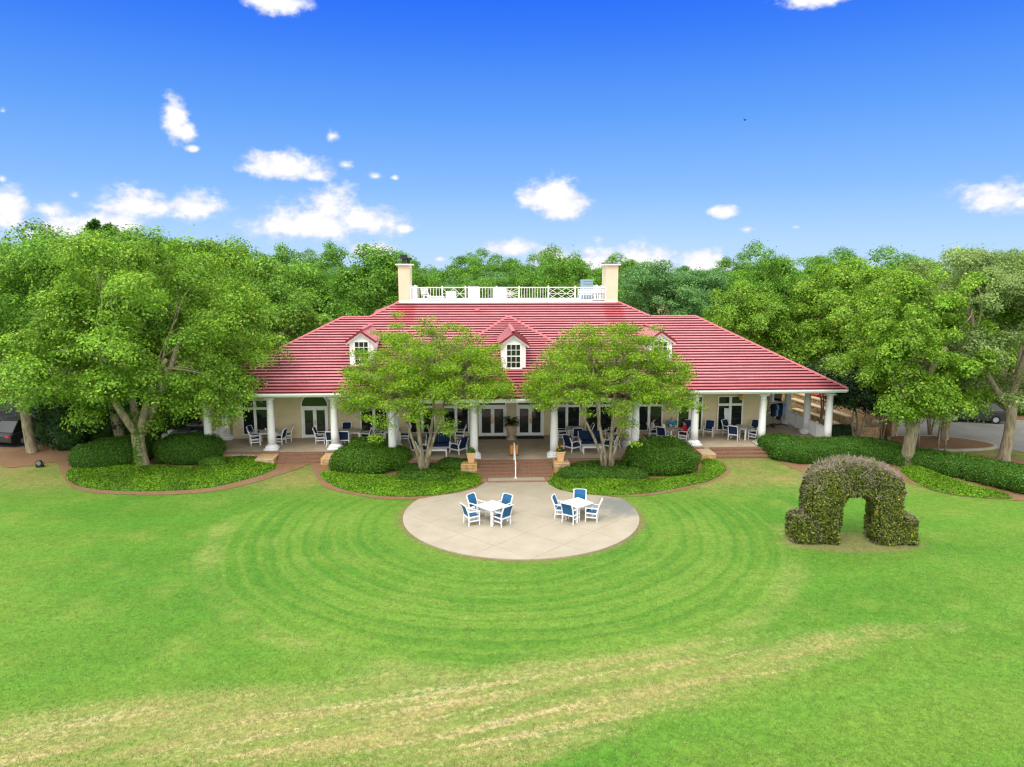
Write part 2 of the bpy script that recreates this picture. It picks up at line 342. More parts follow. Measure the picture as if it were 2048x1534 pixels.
PC = (.42, 32.45); PR_ = 5.52      # patio circle
def lawn_mat():
    m, nt, b = base_mat('lawn_grass'); N = nt.nodes.new; L = nt.links.new
    b.inputs['Roughness'].default_value = .9; b.inputs['Specular IOR Level'].default_value = .15
    geo = N('ShaderNodeNewGeometry'); sep = N('ShaderNodeSeparateXYZ'); L(geo.outputs['Position'], sep.inputs[0])
    def ma(op, a, b_=None, c=None):
        n = N('ShaderNodeMath'); n.operation = op
        for i, v in enumerate((a, b_, c)):
            if v is None: continue
            if isinstance(v, (int, float)): n.inputs[i].default_value = v
            else: L(v, n.inputs[i])
        return n.outputs[0]
    def ss(x, a, b_, lo=0, hi=1):
        n = N('ShaderNodeMapRange'); n.interpolation_type = 'SMOOTHSTEP'
        for i, v in ((1, a), (2, b_), (3, lo), (4, hi)): n.inputs[i].default_value = v
        L(x, n.inputs[0]); return n.outputs[0]
    def noise(scale, detail=5, st=(1, 1, 1), rot=0, rough=.55):
        mp = N('ShaderNodeMapping'); mp.inputs['Scale'].default_value = st; mp.inputs['Rotation'].default_value = (0, 0, rot); L(geo.outputs['Position'], mp.inputs[0])
        n = N('ShaderNodeTexNoise'); n.inputs['Scale'].default_value = scale; n.inputs['Detail'].default_value = detail; n.inputs['Roughness'].default_value = rough
        L(mp.outputs[0], n.inputs['Vector']); return n.outputs[0]
    x, y = sep.outputs[0], sep.outputs[1]
    def mix(f, a, b_):
        n = N('ShaderNodeMix'); n.data_type = 'RGBA'; L(f, n.inputs[0])
        for i, v in ((6, a), (7, b_)):
            if isinstance(v, tuple): n.inputs[i].default_value = (*v, 1)
            else: L(v, n.inputs[i])
        return n.outputs[2]
    big = noise(.10, 4); mid = noise(.42, 5); fine = noise(7, 6, rough=.75); blade = noise(38, 3, rough=.8)
    green, deep, lime, tan, straw = (.104, .205, .023), (.064, .172, .015), (.158, .230, .038), (.335, .262, .11), (.42, .335, .19)
    c = mix(ss(big, .40, .62), green, deep)
    c = mix(ss(mid, .48, .74, 0, .6), c, lime)
    # mower rings round the patio
    dx = ma('ADD', x, .4); dy = ma('SUBTRACT', y, 31.3); dy = ma('MULTIPLY', dy, 1.0)
    rad = ma('SQRT', ma('ADD', ma('MULTIPLY', dx, dx), ma('MULTIPLY', dy, dy)))
    rw = ma('ADD', rad, ma('MULTIPLY', ma('SUBTRACT', noise(.22, 3), .5), .9))
    wave = ma('SINE', ma('MULTIPLY', rw, 2 * math.pi / .74)); wave2 = ma('SINE', ma('ADD', ma('MULTIPLY', rw, 2 * math.pi / 2.3), 1.2)); wave3 = ma('SINE', ma('MULTIPLY', rw, 2 * math.pi / .34))
    band = ma('ADD', ma('ADD', ma('MULTIPLY', wave, .55), ma('MULTIPLY', wave2, .32)), ma('ADD', ma('MULTIPLY', wave3, .30), ma('MULTIPLY', ma('SUBTRACT', mid, .5), 1.0)))
    inring = ma('MULTIPLY', ss(rw, 5.2, 6.0), ss(rw, 12.6, 12.0)); inring = ma('MULTIPLY', inring, ss(y, 37, 33))
    c = mix(ma('MULTIPLY', inring, ss(band, -.2, 1.0, 0, .55)), c, (.118, .226, .029))
    c = mix(ma('MULTIPLY', inring, ss(band, .1, -.9, 0, .58)), c, (.046, .160, .014))
    edge = ma('MULTIPLY', ss(ma('ABSOLUTE', ma('SUBTRACT', rw, 12.5)), .7, .1), ss(y, 33, 29))
    c = mix(ma('MULTIPLY', edge, ss(mid, .38, .6, .1, .6)), c, (.21, .25, .065))
    # straight mower passes on the open lawn
    u = ma('ADD', ma('MULTIPLY', x, -.26), ma('MULTIPLY', y, .966)); pas = ma('SINE', ma('MULTIPLY', ma('ADD', u, ma('MULTIPLY', ma('SUBTRACT', big, .5), 3)), 2 * math.pi / 3.4))
    outr = ss(rw, 12.2, 13.4)
    c = mix(ma('MULTIPLY', outr, ss(pas, .1, 1, 0, .38)), c, (.070, .205, .018))
    # dry, scalped wedge across the front, in mower-drawn streaks
    def along(th, su, sv, detail, off=0):
        ct, st_ = math.cos(th), math.sin(th); q = N('ShaderNodeCombineXYZ')
        uu = ma('ADD', ma('MULTIPLY', x, ct), ma('MULTIPLY', y, st_)); ww = ma('ADD', ma('MULTIPLY', x, -st_), ma('MULTIPLY', y, ct))
        L(ma('MULTIPLY', uu, su), q.inputs[0]); L(ma('MULTIPLY', ww, sv), q.inputs[1]); q.inputs[2].default_value = off
        n = N('ShaderNodeTexNoise'); n.inputs['Scale'].default_value = 1; n.inputs['Detail'].default_value = detail; n.inputs['Roughness'].default_value = .62; L(q.outputs[0], n.inputs['Vector']); return n.outputs[0]
    wob = ma('MULTIPLY', ma('SUBTRACT', noise(.45, 4), .5), 2.0)
    lowr = ss(ma('ADD', ma('SUBTRACT', y, ma('ADD', 14.7, ma('MULTIPLY', ma('MAXIMUM', x, 0), .50))), wob), -.5, .9)
    upr = ss(ma('ADD', ma('SUBTRACT', ma('ADD', 19.5, ma('MULTIPLY', x, .17)), y), wob), -.5, 1.2)
    strip = ma('MULTIPLY', lowr, upr)
    st1, st2 = along(.32, .20, 1.5, 6), along(.30, .13, 2.6, 6, 4.2)
    gr = ma('MULTIPLY', ma('SUBTRACT', fine, .5), .62)
    c = mix(ma('MULTIPLY', strip, ss(st1, .33, .55, .35, .9)), c, (.205, .225, .062))
    c = mix(ma('MULTIPLY', strip, ss(ma('ADD', st1, gr), .47, .66, 0, .56)), c, tan)
    c = mix(ma('MULTIPLY', strip, ss(ma('ADD', st2, gr), .54, .67, 0, .55)), c, straw)
    # thin, worn turf near the beds and steps
    worn = ma('MULTIPLY', ss(y, 34.5, 38.5), ss(ma('ABSOLUTE', x), 5, 8))
    c = mix(ma('MULTIPLY', worn, ss(mid, .30, .60, .35, .85)), c, (.215, .185, .064))
    c = mix(ma('MULTIPLY', ss(noise(.9, 5), .64, .78, 0, .32), ss(y, 20, 24)), c, (.21, .19, .07))
    # dry bare rim where the mower cannot reach under the topiary arch
    ax, ay = ma('DIVIDE', ma('SUBTRACT', x, 14.35), 3.1), ma('DIVIDE', ma('SUBTRACT', y, 28.75), 1.15)
    ar = ma('ADD', ma('SQRT', ma('ADD', ma('MULTIPLY', ax, ax), ma('MULTIPLY', ay, ay))), ma('MULTIPLY', ma('SUBTRACT', fine, .5), .5))
    c = mix(ss(ar, 1.12, .78, 0, .7), c, (.19, .155, .07))
    # brown rim round the patio slab
    px_, py_ = ma('SUBTRACT', x, PC[0]), ma('SUBTRACT', y, PC[1]); pr = ma('SQRT', ma('ADD', ma('MULTIPLY', px_, px_), ma('MULTIPLY', py_, py_)))
    c = mix(ss(ma('ADD', pr, ma('MULTIPLY', ma('SUBTRACT', mid, .5), .7)), PR_ + .42, PR_ + .02, 0, .75), c, (.17, .135, .06))
    # grain
    hs = N('ShaderNodeVectorMath'); hs.operation = 'SCALE'; L(c, hs.inputs[0])
    clump = noise(2.6, 5, rough=.7); g = ma('ADD', ma('ADD', ma('MULTIPLY', ss(fine, .3, .7), .42), ma('MULTIPLY', ss(blade, .3, .7), .55)), ma('MULTIPLY', ss(clump, .3, .7), .26)); L(ma('ADD', g, .36), hs.inputs['Scale'])
    L(hs.outputs[0], b.inputs['Base Color'])
    bp = N('ShaderNodeBump'); bp.inputs['Strength'].default_value = .55; bp.inputs['Distance'].default_value = .04
    L(ma('ADD', ma('MULTIPLY', fine, .7), ma('MULTIPLY', blade, .6)), bp.inputs['Height']); L(bp.outputs[0], b.inputs['Normal'])
    return m
M['lawn'] = lawn_mat()

def mulch_mat():
    m, nt, b = base_mat('pine_straw_mulch'); N = nt.nodes.new; L = nt.links.new; b.inputs['Roughness'].default_value = .95; b.inputs['Specular IOR Level'].default_value = .1
    g = N('ShaderNodeNewGeometry'); n = N('ShaderNodeTexNoise'); n.inputs['Scale'].default_value = 16; n.inputs['Detail'].default_value = 8; n.inputs['Roughness'].default_value = .75; L(g.outputs['Position'], n.inputs['Vector'])
    n0 = N('ShaderNodeTexNoise'); n0.inputs['Scale'].default_value = 1.1; L(g.outputs['Position'], n0.inputs['Vector'])
    r = N('ShaderNodeValToRGB'); e = r.color_ramp.elements; e[0].position = .3; e[0].color = (.085, .048, .026, 1); e[1].position = .72; e[1].color = (.39, .25, .13, 1); k = e.new(.52); k.color = (.22, .125, .066, 1)
    L(n.outputs[0], r.inputs[0])
    mx = N('ShaderNodeMix'); mx.data_type = 'RGBA'; mr = N('ShaderNodeMapRange'); mr.inputs[1].default_value = .4; mr.inputs[2].default_value = .7; mr.inputs[4].default_value = .5; L(n0.outputs[0], mr.inputs[0]); L(mr.outputs[0], mx.inputs[0])
    L(r.outputs[0], mx.inputs[6]); mx.inputs[7].default_value = (.20, .15, .10, 1); L(mx.outputs[2], b.inputs['Base Color'])
    bp = N('ShaderNodeBump'); bp.inputs['Strength'].default_value = .8; bp.inputs['Distance'].default_value = .05; L(n.outputs[0], bp.inputs['Height']); L(bp.outputs[0], b.inputs['Normal'])
    return m
M['mulch'] = mulch_mat()

def tile_mat():
    """sun-faded red concrete roof tile: separate tiles along a course, deeper unfaded red where run-off and chimneys shelter it"""
    m, nt, b = base_mat('faded_red_roof_tile'); N = nt.nodes.new; L = nt.links.new
    b.inputs['Roughness'].default_value = .7; b.inputs['Specular IOR Level'].default_value = .3
    tc = N('ShaderNodeTexCoord'); sep = N('ShaderNodeSeparateXYZ'); L(tc.outputs['Object'], sep.inputs[0])
    def ma(op, a, b_=None):
        n = N('ShaderNodeMath'); n.operation = op
        for i, v in enumerate((a, b_)):
            if v is None: continue
            if isinstance(v, (int, float)): n.inputs[i].default_value = v
            else: L(v, n.inputs[i])
        return n.outputs[0]
    def ss(x, a, b_, lo=0, hi=1):
        n = N('ShaderNodeMapRange'); n.interpolation_type = 'SMOOTHSTEP'
        for i, v in ((1, a), (2, b_), (3, lo), (4, hi)): n.inputs[i].default_value = v
        L(x, n.inputs[0]); return n.outputs[0]
    X, Y = sep.outputs[0], sep.outputs[1]
    row = ma('FLOOR', ma('DIVIDE', ma('ADD', Y, .535), du_tile)); colm = ma('ADD', ma('DIVIDE', X, .33), ma('MULTIPLY', row, .5))
    cell = N('ShaderNodeCombineXYZ'); L(ma('FLOOR', colm), cell.inputs[0]); L(row, cell.inputs[1])
    wn = N('ShaderNodeTexWhiteNoise'); wn.noise_dimensions = '2D'; L(cell.outputs[0], wn.inputs[0])
    n = N('ShaderNodeTexNoise'); n.inputs['Scale'].default_value = .7; n.inputs['Detail'].default_value = 6; L(tc.outputs['Object'], n.inputs['Vector'])
    n2 = N('ShaderNodeTexNoise'); n2.inputs['Scale'].default_value = 14; n2.inputs['Detail'].default_value = 5; L(tc.outputs['Object'], n2.inputs['Vector'])
    f = ma('ADD', ma('MULTIPLY', wn.outputs[0], .16), ma('ADD', ma('MULTIPLY', n.outputs[0], .55), ma('MULTIPLY', n2.outputs[0], .25)))
    r = N('ShaderNodeValToRGB'); e = r.color_ramp.elements; e[0].position = .2; e[0].color = (.46, .14, .155, 1); e[1].position = .9; e[1].color = (.60, .265, .28, 1)
    L(f, r.inputs[0])
    def mix(fac, a, c):
        q = N('ShaderNodeMix'); q.data_type = 'RGBA'; L(fac, q.inputs[0]); L(a, q.inputs[6]); q.inputs[7].default_value = (*c, 1); return q.outputs[2]
    c = r.outputs[0]
    fresh = (.36, .020, .028)
    wob = ma('ADD', Y, ma('MULTIPLY', ma('SUBTRACT', n.outputs[0], .5), 1.2))
    c = mix(ss(wob, 8.0, 9.0, 0, .5), c, fresh)
    for (xc, w) in ((-7.6, .9), (7.0, .9)):
        sx = ss(ma('ABSOLUTE', ma('SUBTRACT', X, xc)), w, w * .5)
        c = mix(ma('MULTIPLY', sx, ss(wob, 5.8, 7.6, 0, .55)), c, (.44, .018, .022))
    c = mix(ss(wob, .9, -.6, 0, .55), c, (.30, .030, .040))
    c = mix(ma('MULTIPLY', ss(X, 13, 18), ss(Y, 5, 1, 0, .4)), c, (.24, .06, .07))
    j = ss(ma('ABSOLUTE', ma('SUBTRACT', ma('FRACT', colm), .5)), .46, .5, 1, .72)
    s = N('ShaderNodeVectorMath'); s.operation = 'SCALE'; L(c, s.inputs[0]); L(j, s.inputs['Scale']); L(s.outputs[0], b.inputs['Base Color'])
    bp = N('ShaderNodeBump'); bp.inputs['Strength'].default_value = .25; bp.inputs['Distance'].default_value = .02; L(n2.outputs[0], bp.inputs['Height']); L(bp.outputs[0], b.inputs['Normal'])
    return m
du_tile = 7.8 / 27
M['tile'] = tile_mat()
M['butt'] = mat('tile_butt_edge', (.085, .008, .014), .8, .3, 9)  # unfaded maroon edge, darkened further to draw the shadow gap under each course

def patio_mat():
    m, nt, b = base_mat('broom_finished_concrete'); N = nt.nodes.new; L = nt.links.new; b.inputs['Roughness'].default_value = .8; b.inputs['Specular IOR Level'].default_value = .3
    g = N('ShaderNodeNewGeometry'); sep = N('ShaderNodeSeparateXYZ'); L(g.outputs['Position'], sep.inputs[0])
    n = N('ShaderNodeTexNoise'); n.inputs['Scale'].default_value = .9; n.inputs['Detail'].default_value = 8; n.inputs['Roughness'].default_value = .6; L(g.outputs['Position'], n.inputs['Vector'])
    n2 = N('ShaderNodeTexNoise'); n2.inputs['Scale'].default_value = 30; n2.inputs['Detail'].default_value = 4; L(g.outputs['Position'], n2.inputs['Vector'])
    r = N('ShaderNodeValToRGB'); e = r.color_ramp.elements; e[0].position = .25; e[0].color = (.285, .252, .188, 1); e[1].position = .75; e[1].color = (.355, .318, .248, 1); L(n.outputs[0], r.inputs[0])
    # grey algae staining on the right edge
    def ma(op, a, b_=None):
        q = N('ShaderNodeMath'); q.operation = op
        for i, v in enumerate((a, b_)):
            if v is None: continue
            if isinstance(v, (int, float)): q.inputs[i].default_value = v
            else: L(v, q.inputs[i])
        return q.outputs[0]
    dx = ma('DIVIDE', ma('SUBTRACT', sep.outputs[0], 5.3), 1.5); dy = ma('DIVIDE', ma('SUBTRACT', sep.outputs[1], 33.4), 1.7)
    d = ma('SQRT', ma('ADD', ma('MULTIPLY', dx, dx), ma('MULTIPLY', dy, dy)))
    d = ma('ADD', d, ma('MULTIPLY', ma('SUBTRACT', n.outputs[0], .5), 1.9))
    mr = N('ShaderNodeMapRange'); mr.interpolation_type = 'SMOOTHSTEP'; mr.inputs[1].default_value = 1.3; mr.inputs[2].default_value = .35; mr.inputs[4].default_value = .9; L(d, mr.inputs[0])
    mx = N('ShaderNodeMix'); mx.data_type = 'RGBA'; L(mr.outputs[0], mx.inputs[0]); L(r.outputs[0], mx.inputs[6]); mx.inputs[7].default_value = (.145, .155, .145, 1)
    mr2 = N('ShaderNodeMapRange'); mr2.interpolation_type = 'SMOOTHSTEP'; mr2.inputs[1].default_value = 33; mr2.inputs[2].default_value = 36.5; mr2.inputs[4].default_value = .35; L(sep.outputs[1], mr2.inputs[0])
    mx2 = N('ShaderNodeMix'); mx2.data_type = 'RGBA'; L(mr2.outputs[0], mx2.inputs[0]); L(mx.outputs[2], mx2.inputs[6]); mx2.inputs[7].default_value = (.235, .206, .158, 1)
    s = N('ShaderNodeVectorMath'); s.operation = 'SCALE'; L(mx2.outputs[2], s.inputs[0]); L(ma('ADD', ma('MULTIPLY', n2.outputs[0], .2), .9), s.inputs['Scale']); L(s.outputs[0], b.inputs['Base Color'])
    return m
M['concrete'] = patio_mat()

# ------------------------------------------------------------------ setting: lawn, beds, drives
def terrain():
    def axis(lo, hi, near0, near1, step):
        a = list(np.arange(near0, near1 + .01, step)); out = []; v = near0; s = step
        while v > lo: s *= 1.35; v -= s; out.append(v)
        b_ = []; v = near1; s = step
        while v < hi: s *= 1.35; v += s; b_.append(v)
        return np.array(out[::-1] + a + b_)
    xs, ys = axis(-2500, 2500, -45, 45, .6), axis(-400, 4500, 5, 60, .6)
    X, Y = np.meshgrid(xs, ys); Z = gz(X, Y)
    v = np.stack([X, Y, Z], -1).reshape(-1, 3); nx, ny = len(xs), len(ys)
    i = np.arange(nx * ny).reshape(ny, nx); f = np.stack([i[:-1, :-1], i[:-1, 1:], i[1:, 1:], i[1:, :-1]], -1).reshape(-1, 4)
    return np_mesh('lawn', v, f, True)
def np_mesh(name, v, f, smooth=False):
    me = bpy.data.meshes.new(name); v = np.asarray(v, np.float32); f = np.asarray(f, np.int32); k = f.shape[1]
    me.vertices.add(len(v)); me.vertices.foreach_set('co', v.ravel())
    me.loops.add(f.size); me.loops.foreach_set('vertex_index', f.ravel())
    me.polygons.add(len(f)); me.polygons.foreach_set('loop_start', np.arange(0, f.size, k, dtype=np.int32))
    if smooth: me.polygons.foreach_set('use_smooth', np.ones(len(f), bool))
    me.update(calc_edges=True); return me
tag(link('lawn', terrain(), M['lawn']), kind='structure')

def catmull(pts, n=6, closed=True):
    pts = [Vector(p) for p in pts]; out = []; m = len(pts)
    for i in range(m if closed else m - 1):
        p0, p1, p2, p3 = [pts[j % m] if closed else pts[max(0, min(m - 1, j))] for j in (i - 1, i, i + 1, i + 2)]
        for k in range(n):
            t = k / n
            out.append(.5 * ((2 * p1) + (p2 - p0) * t + (2 * p0 - 5 * p1 + 4 * p2 - p3) * t * t + (3 * p1 - p0 - 3 * p2 + p3) * t ** 3))
    if not closed: out.append(pts[-1])
    return out
def in_poly(P, poly):
    x, y = P[:, 0], P[:, 1]; r = np.zeros(len(P), bool); n = len(poly)
    for i in range(n):
        (x1, y1), (x2, y2) = poly[i], poly[(i + 1) % n]
        if y1 == y2: continue
        c = ((y1 > y) != (y2 > y)) & (x < (x2 - x1) * (y - y1) / (y2 - y1) + x1); r ^= c
    return r
def edge_dist(P, poly):
    d = np.full(len(P), 1e9); n = len(poly)
    for i in range(n):
        a = np.array(poly[i]); b = np.array(poly[(i + 1) % n]); ab = b - a; L2 = (ab ** 2).sum() + 1e-12
        t = np.clip(((P - a) @ ab) / L2, 0, 1); d = np.minimum(d, np.hypot(*(P - a - t[:, None] * ab).T))
    return d
def sheet(poly, step, hfun):
    """flat-ish sheet that follows the ground inside a closed outline; hfun(points, edge distance) gives its height over the ground"""
    poly = [(p[0], p[1]) for p in poly]
    lo, hi = np.min(poly, 0), np.max(poly, 0)
    gx, gy = np.meshgrid(np.arange(lo[0], hi[0], step), np.arange(lo[1], hi[1], step)); P = np.stack([gx.ravel(), gy.ravel()], 1)
    P = P[in_poly(P, poly)]
    if len(P): P = P[edge_dist(P, poly) > step * .45]
    n = len(poly); V = [Vector(p) for p in poly] + [Vector(p) for p in P.tolist()]
    r = geometry.delaunay_2d_cdt(V, [(i, (i + 1) % n) for i in range(n)], [], 1, 1e-5)
    co = np.array([(p.x, p.y) for p in r[0]]); z = gz(co[:, 0], co[:, 1]) + hfun(co, edge_dist(co, poly))
    return np.column_stack([co, z]), [tuple(t) for t in r[2]]
def flat_sheet(name, poly, mat_, h=.02, step=.6, kind='structure', label=None, cat=None):
    v, f = sheet(poly, step, lambda c, d: np.full(len(c), h))
    me = bpy.data.meshes.new(name); me.from_pydata(v.tolist(), [], f); o = link(name, me, mat_); return tag(o, label, cat, kind=kind)
def gp(pts): return [G(*p).to_2d() for p in pts]

# ------------------------------------------------------------------ leaves
rs = np.random.RandomState
def leaf_quads(pos, nrm, size, rng, aspect=.6, fold=0):
    n = len(pos); nrm = nrm / (np.linalg.norm(nrm, axis=1, keepdims=True) + 1e-9)
    a = rng.normal(size=(n, 3)); u = np.cross(nrm, a); u /= np.linalg.norm(u, axis=1, keepdims=True) + 1e-9; w = np.cross(nrm, u)
    s = (np.asarray(size) * rng.uniform(.6, 1.35, n))[:, None]
    p0, p1, p2, p3 = pos - u * s * .5, pos - w * s * .5 * aspect + nrm * s * .08, pos + u * s * .5, pos + w * s * .5 * aspect + nrm * s * .08
    return np.stack([p0, p1, p2, p3], 1).reshape(-1, 3)
def quads_mesh(name, v):
    return np_mesh(name, v, np.arange(len(v), dtype=np.int32).reshape(-1, 4))
def sph(n, rng):
    d = rng.normal(size=(n, 3)); return d / np.linalg.norm(d, axis=1, keepdims=True)
def crown_points(seed, c, r, n_puff, pr, n_leaf, flat=.92, low=-.55, shell=.45, up=.35, irregular=.18, skirt=None):
    """leaf positions and facings: clumps of leaves spread through an uneven crown, thicker on the upper outside of every clump"""
    g = rs(seed); c = np.array(c, float); r = np.array(r, float)
    d = sph(n_puff * 3, g); d = d[d[:, 2] > low][:n_puff]; n_puff = len(d)
    lump = 1 + irregular * (np.sin(d @ g.normal(size=3) * 4 + 1) + np.sin(d @ g.normal(size=3) * 6))
    rad = g.uniform(shell, 1, n_puff) ** .6
    pc = c + d * r * (rad * lump)[:, None]
    if skirt:
        m = skirt[0]; aa = g.uniform(0, 6.283, m); qq = np.sqrt(g.uniform(skirt[1] ** 2, 1, m)); pc[:m] = np.column_stack([c[0] + np.cos(aa) * r[0] * qq, c[1] + np.sin(aa) * r[1] * qq, g.uniform(skirt[2], skirt[3], m)])
    ps = pr * g.uniform(.6, 1.35, n_puff)
    if skirt: ps[:skirt[0]] *= .8
    k = g.choice(n_puff, n_leaf, p=ps ** 2 / (ps ** 2).sum())
    e = sph(n_leaf, g); flip = (e[:, 2] < -.15) & (g.rand(n_leaf) < .7); e[flip, 2] *= -1
    rr = g.uniform(.25, 1.08, n_leaf) ** .45
    sub = sph(n_puff * 9, g).reshape(n_puff, 9, 3); sub[..., 2] = np.where(sub[..., 2] < -.35, -sub[..., 2], sub[..., 2])
    sp_ = sub[np.arange(n_puff)[k], g.randint(0, 9, n_leaf)]
    pos = pc[k] + (sp_ * .62 + e * (.50 * rr)[:, None]) * ps[k][:, None] * np.array([1, 1, flat]); e = sp_ * .7 + e * .6
    nr = e * .8 + np.array([0, 0, up]) + g.normal(size=(n_leaf, 3)) * .45
    return pos, nr, pc, ps
def crown_mesh(name, seed, c, r, n_puff, pr, n_leaf, size, stray=.03, **kw):
    pos, nr, pc, ps = crown_points(seed, c, r, n_puff, pr, n_leaf, **kw); g = rs(seed + 99)
    m = g.rand(len(pos)) < stray; pos[m] += sph(m.sum(), g) * g.uniform(.1, .55, (m.sum(), 1)) * pr + np.array([0, 0, .15 * pr])
    return quads_mesh(name, leaf_quads(pos, nr, size, g)), pc, ps

def limb(mb, a, b, r0, r1, rng, sag=.15, n=5, seg=7):
    a, b = Vector(a), Vector(b); L = (b - a).length; pts = []; rad = []
    off = Vector((rng.uniform(-1, 1), rng.uniform(-1, 1), rng.uniform(-.2, 1))) * L * sag
    for i in range(n + 1):
        t = i / n; pts.append(a.lerp(b, t) + off * math.sin(math.pi * t) * .6); rad.append(r0 + (r1 - r0) * t)
    mb.tube(pts, rad, seg); return pts

def make_tree(name, base, h_fork, r_trunk, crown, leafmat, label, cat='tree', seed=1, n_puff=80, pr=1.4, n_leaf=45000, size=.22, n_limb=14, lean=(0, 0), group=None, ivy=False, bark='bark', **kw):
    """crown = ((centre relative to base), (radii))"""
    rng = random.Random(seed); t = empty(name, base, 0, label, cat, group)
    me, pc, ps = crown_mesh('crown', seed, crown[0], crown[1], n_puff, pr, n_leaf, size, **kw)
    link('crown', me, leafmat, t)
    mb = MB(); fk = Vector((lean[0], lean[1], h_fork))
    prof = [(0, 1.45), (.06, 1.15), (.18, 1.0), (.5, .9), (.8, .88), (1, .95)]
    mb.tube([Vector((0, 0, -.25)).lerp(fk, p) + Vector((math.sin(p * 5 + seed) * .06, math.cos(p * 4) * .05, 0)) for p, q in prof], [r_trunk * q for p, q in prof], 14, wob=.05, rng=rng)
    mb.build('trunk', M[bark], t, smooth=True)
    if ivy:
        g = rs(seed + 5); n = 900; z = g.uniform(0, h_fork + .5, n); a = g.normal(-1.9, .55, n); r_ = r_trunk * (1.02 + .45 * np.exp(-z * 3.5))
        p = np.column_stack([np.cos(a) * r_, np.sin(a) * r_, z]); link('ivy', quads_mesh('ivy', leaf_quads(p, np.column_stack([np.cos(a), np.sin(a), z * 0 + .3]) + g.normal(size=(n, 3)) * .4, .085, g, .7)), M['bush'], t)
    mb = MB(); idx = rng.sample(range(len(pc)), min(n_limb, len(pc))); mains = []
    for i in range(4):
        aa = i * 1.571 + .5 + rng.uniform(-.3, .3) + seed; e = Vector(crown[0]) + Vector((math.cos(aa) * crown[1][0] * .42, math.sin(aa) * crown[1][1] * .42, rng.uniform(-.25, .3) * crown[1][2])); r0 = r_trunk * rng.uniform(.55, .72)
        mains.append((limb(mb, fk + Vector((0, 0, -.12 * h_fork)), e, r0, r0 * .45, rng, .16, 7, 9), r0))
    for k in idx:
        e = Vector(pc[k]); pts, r0 = min(mains, key=lambda q: (q[0][-1] - e).length); st = pts[rng.choice((3, 4, 5, 6, 7))]; r1 = r0 * rng.uniform(.16, .28)
        mid = st.lerp(e, .5) + Vector((rng.uniform(-.5, .5), rng.uniform(-.5, .5), rng.uniform(-.1, .6))); limb(mb, st, mid, r1, r1 * .6, rng); limb(mb, mid, e, r1 * .6, .015, rng, .2)
        for _ in range(1):
            k2 = min(range(len(pc)), key=lambda q: (Vector(pc[q]) - mid).length + rng.uniform(0, 4)); limb(mb, mid, pc[k2], r1 * .5, .012, rng, .2, seg=5)
    mb.build('limbs', M[bark], t, smooth=True)
    return t

def tri_sample(v, f, n, g):
    t = []
    for q in f:
        for i in range(1, len(q) - 1): t.append((q[0], q[i], q[i + 1]))
    t = np.array(t); v = np.array(v, float); a, b, c = v[t[:, 0]], v[t[:, 1]], v[t[:, 2]]
    nr = np.cross(b - a, c - a); ar = np.linalg.norm(nr, axis=1); nr = nr / (ar[:, None] + 1e-9)
    k = g.choice(len(t), n, p=ar / ar.sum()); r1, r2 = g.rand(n, 1), g.rand(n, 1); s = np.sqrt(r1)
    return a[k] * (1 - s) + b[k] * s * (1 - r2) + c[k] * s * r2, nr[k]
def lumpy(d, g, n=5, amp=.06):
    o = np.zeros(len(d))
    for _ in range(n): o += np.sin(d @ g.normal(size=3) * g.uniform(3, 8) + g.uniform(0, 6))
    return 1 + amp * o / math.sqrt(n)
def make_bush(name, label, cat, base, ells, leafmat, n_leaf, size, seed, group=None, power=2.6, amp=.05, out=.06):
    """clipped shrub: overlapping rounded masses (relative centre, radii), a dark twiggy core and a skin of leaves"""
    g = rs(seed); t = empty(name, base, 0, label, cat, group); mb = MB(); allp = []; alln = []
    area = [e[3] * e[4] + e[3] * e[5] + e[4] * e[5] for e in ells]
    def inside(p, skip):
        r = np.zeros(len(p), bool)
        for i, e in enumerate(ells):
            if i == skip: continue
            q = np.abs((p - np.array(e[:3])) / (np.array(e[3:]) * .97)); r |= (q ** power).sum(1) < 1
        return r
    for i, e in enumerate(ells):
        n = int(n_leaf * area[i] / sum(area)); d = sph(n, g); d[:, 2] = np.where((d[:, 2] < -.35) & (g.rand(n) < .6), -d[:, 2], d[:, 2])
        k = (np.abs(d) ** power).sum(1) ** (-1 / power); L_ = lumpy(d, rs(seed + i), amp=amp)
        p = np.array(e[:3]) + d * (k * L_)[:, None] * np.array(e[3:]) * g.uniform(.94, 1.0 + out, (n, 1))
        nr = d / np.array(e[3:]); nr /= np.linalg.norm(nr, axis=1, keepdims=True); nr = nr + g.normal(size=(n, 3)) * .55
        ok = ~inside(p, i) & (p[:, 2] > .0); allp.append(p[ok]); alln.append(nr[ok])
        seg, ring = 20, 12; n0 = len(mb.v)
        for a in range(ring + 1):
            for b_ in range(seg):
                th, ph = math.pi * a / ring, 2 * math.pi * b_ / seg; dd = np.array([math.sin(th) * math.cos(ph), math.sin(th) * math.sin(ph), math.cos(th)])
                kk = (np.abs(dd) ** power).sum() ** (-1 / power) * .955 * lumpy(dd[None], rs(seed + i), amp=amp)[0]; q = np.array(e[:3]) + dd * kk * np.array(e[3:]); q[2] = max(q[2], -.1); mb.v.append(tuple(q))
        for a in range(ring):
            for b_ in range(seg): mb.f.append((n0 + a * seg + b_, n0 + a * seg + (b_ + 1) % seg, n0 + (a + 1) * seg + (b_ + 1) % seg, n0 + (a + 1) * seg + b_)); mb.m.append(0)
    mb.build('branches', M['core'], t, smooth=True)
    link('foliage', quads_mesh('foliage', leaf_quads(np.concatenate(allp), np.concatenate(alln), size, g, .65)), leafmat, t)
    return t

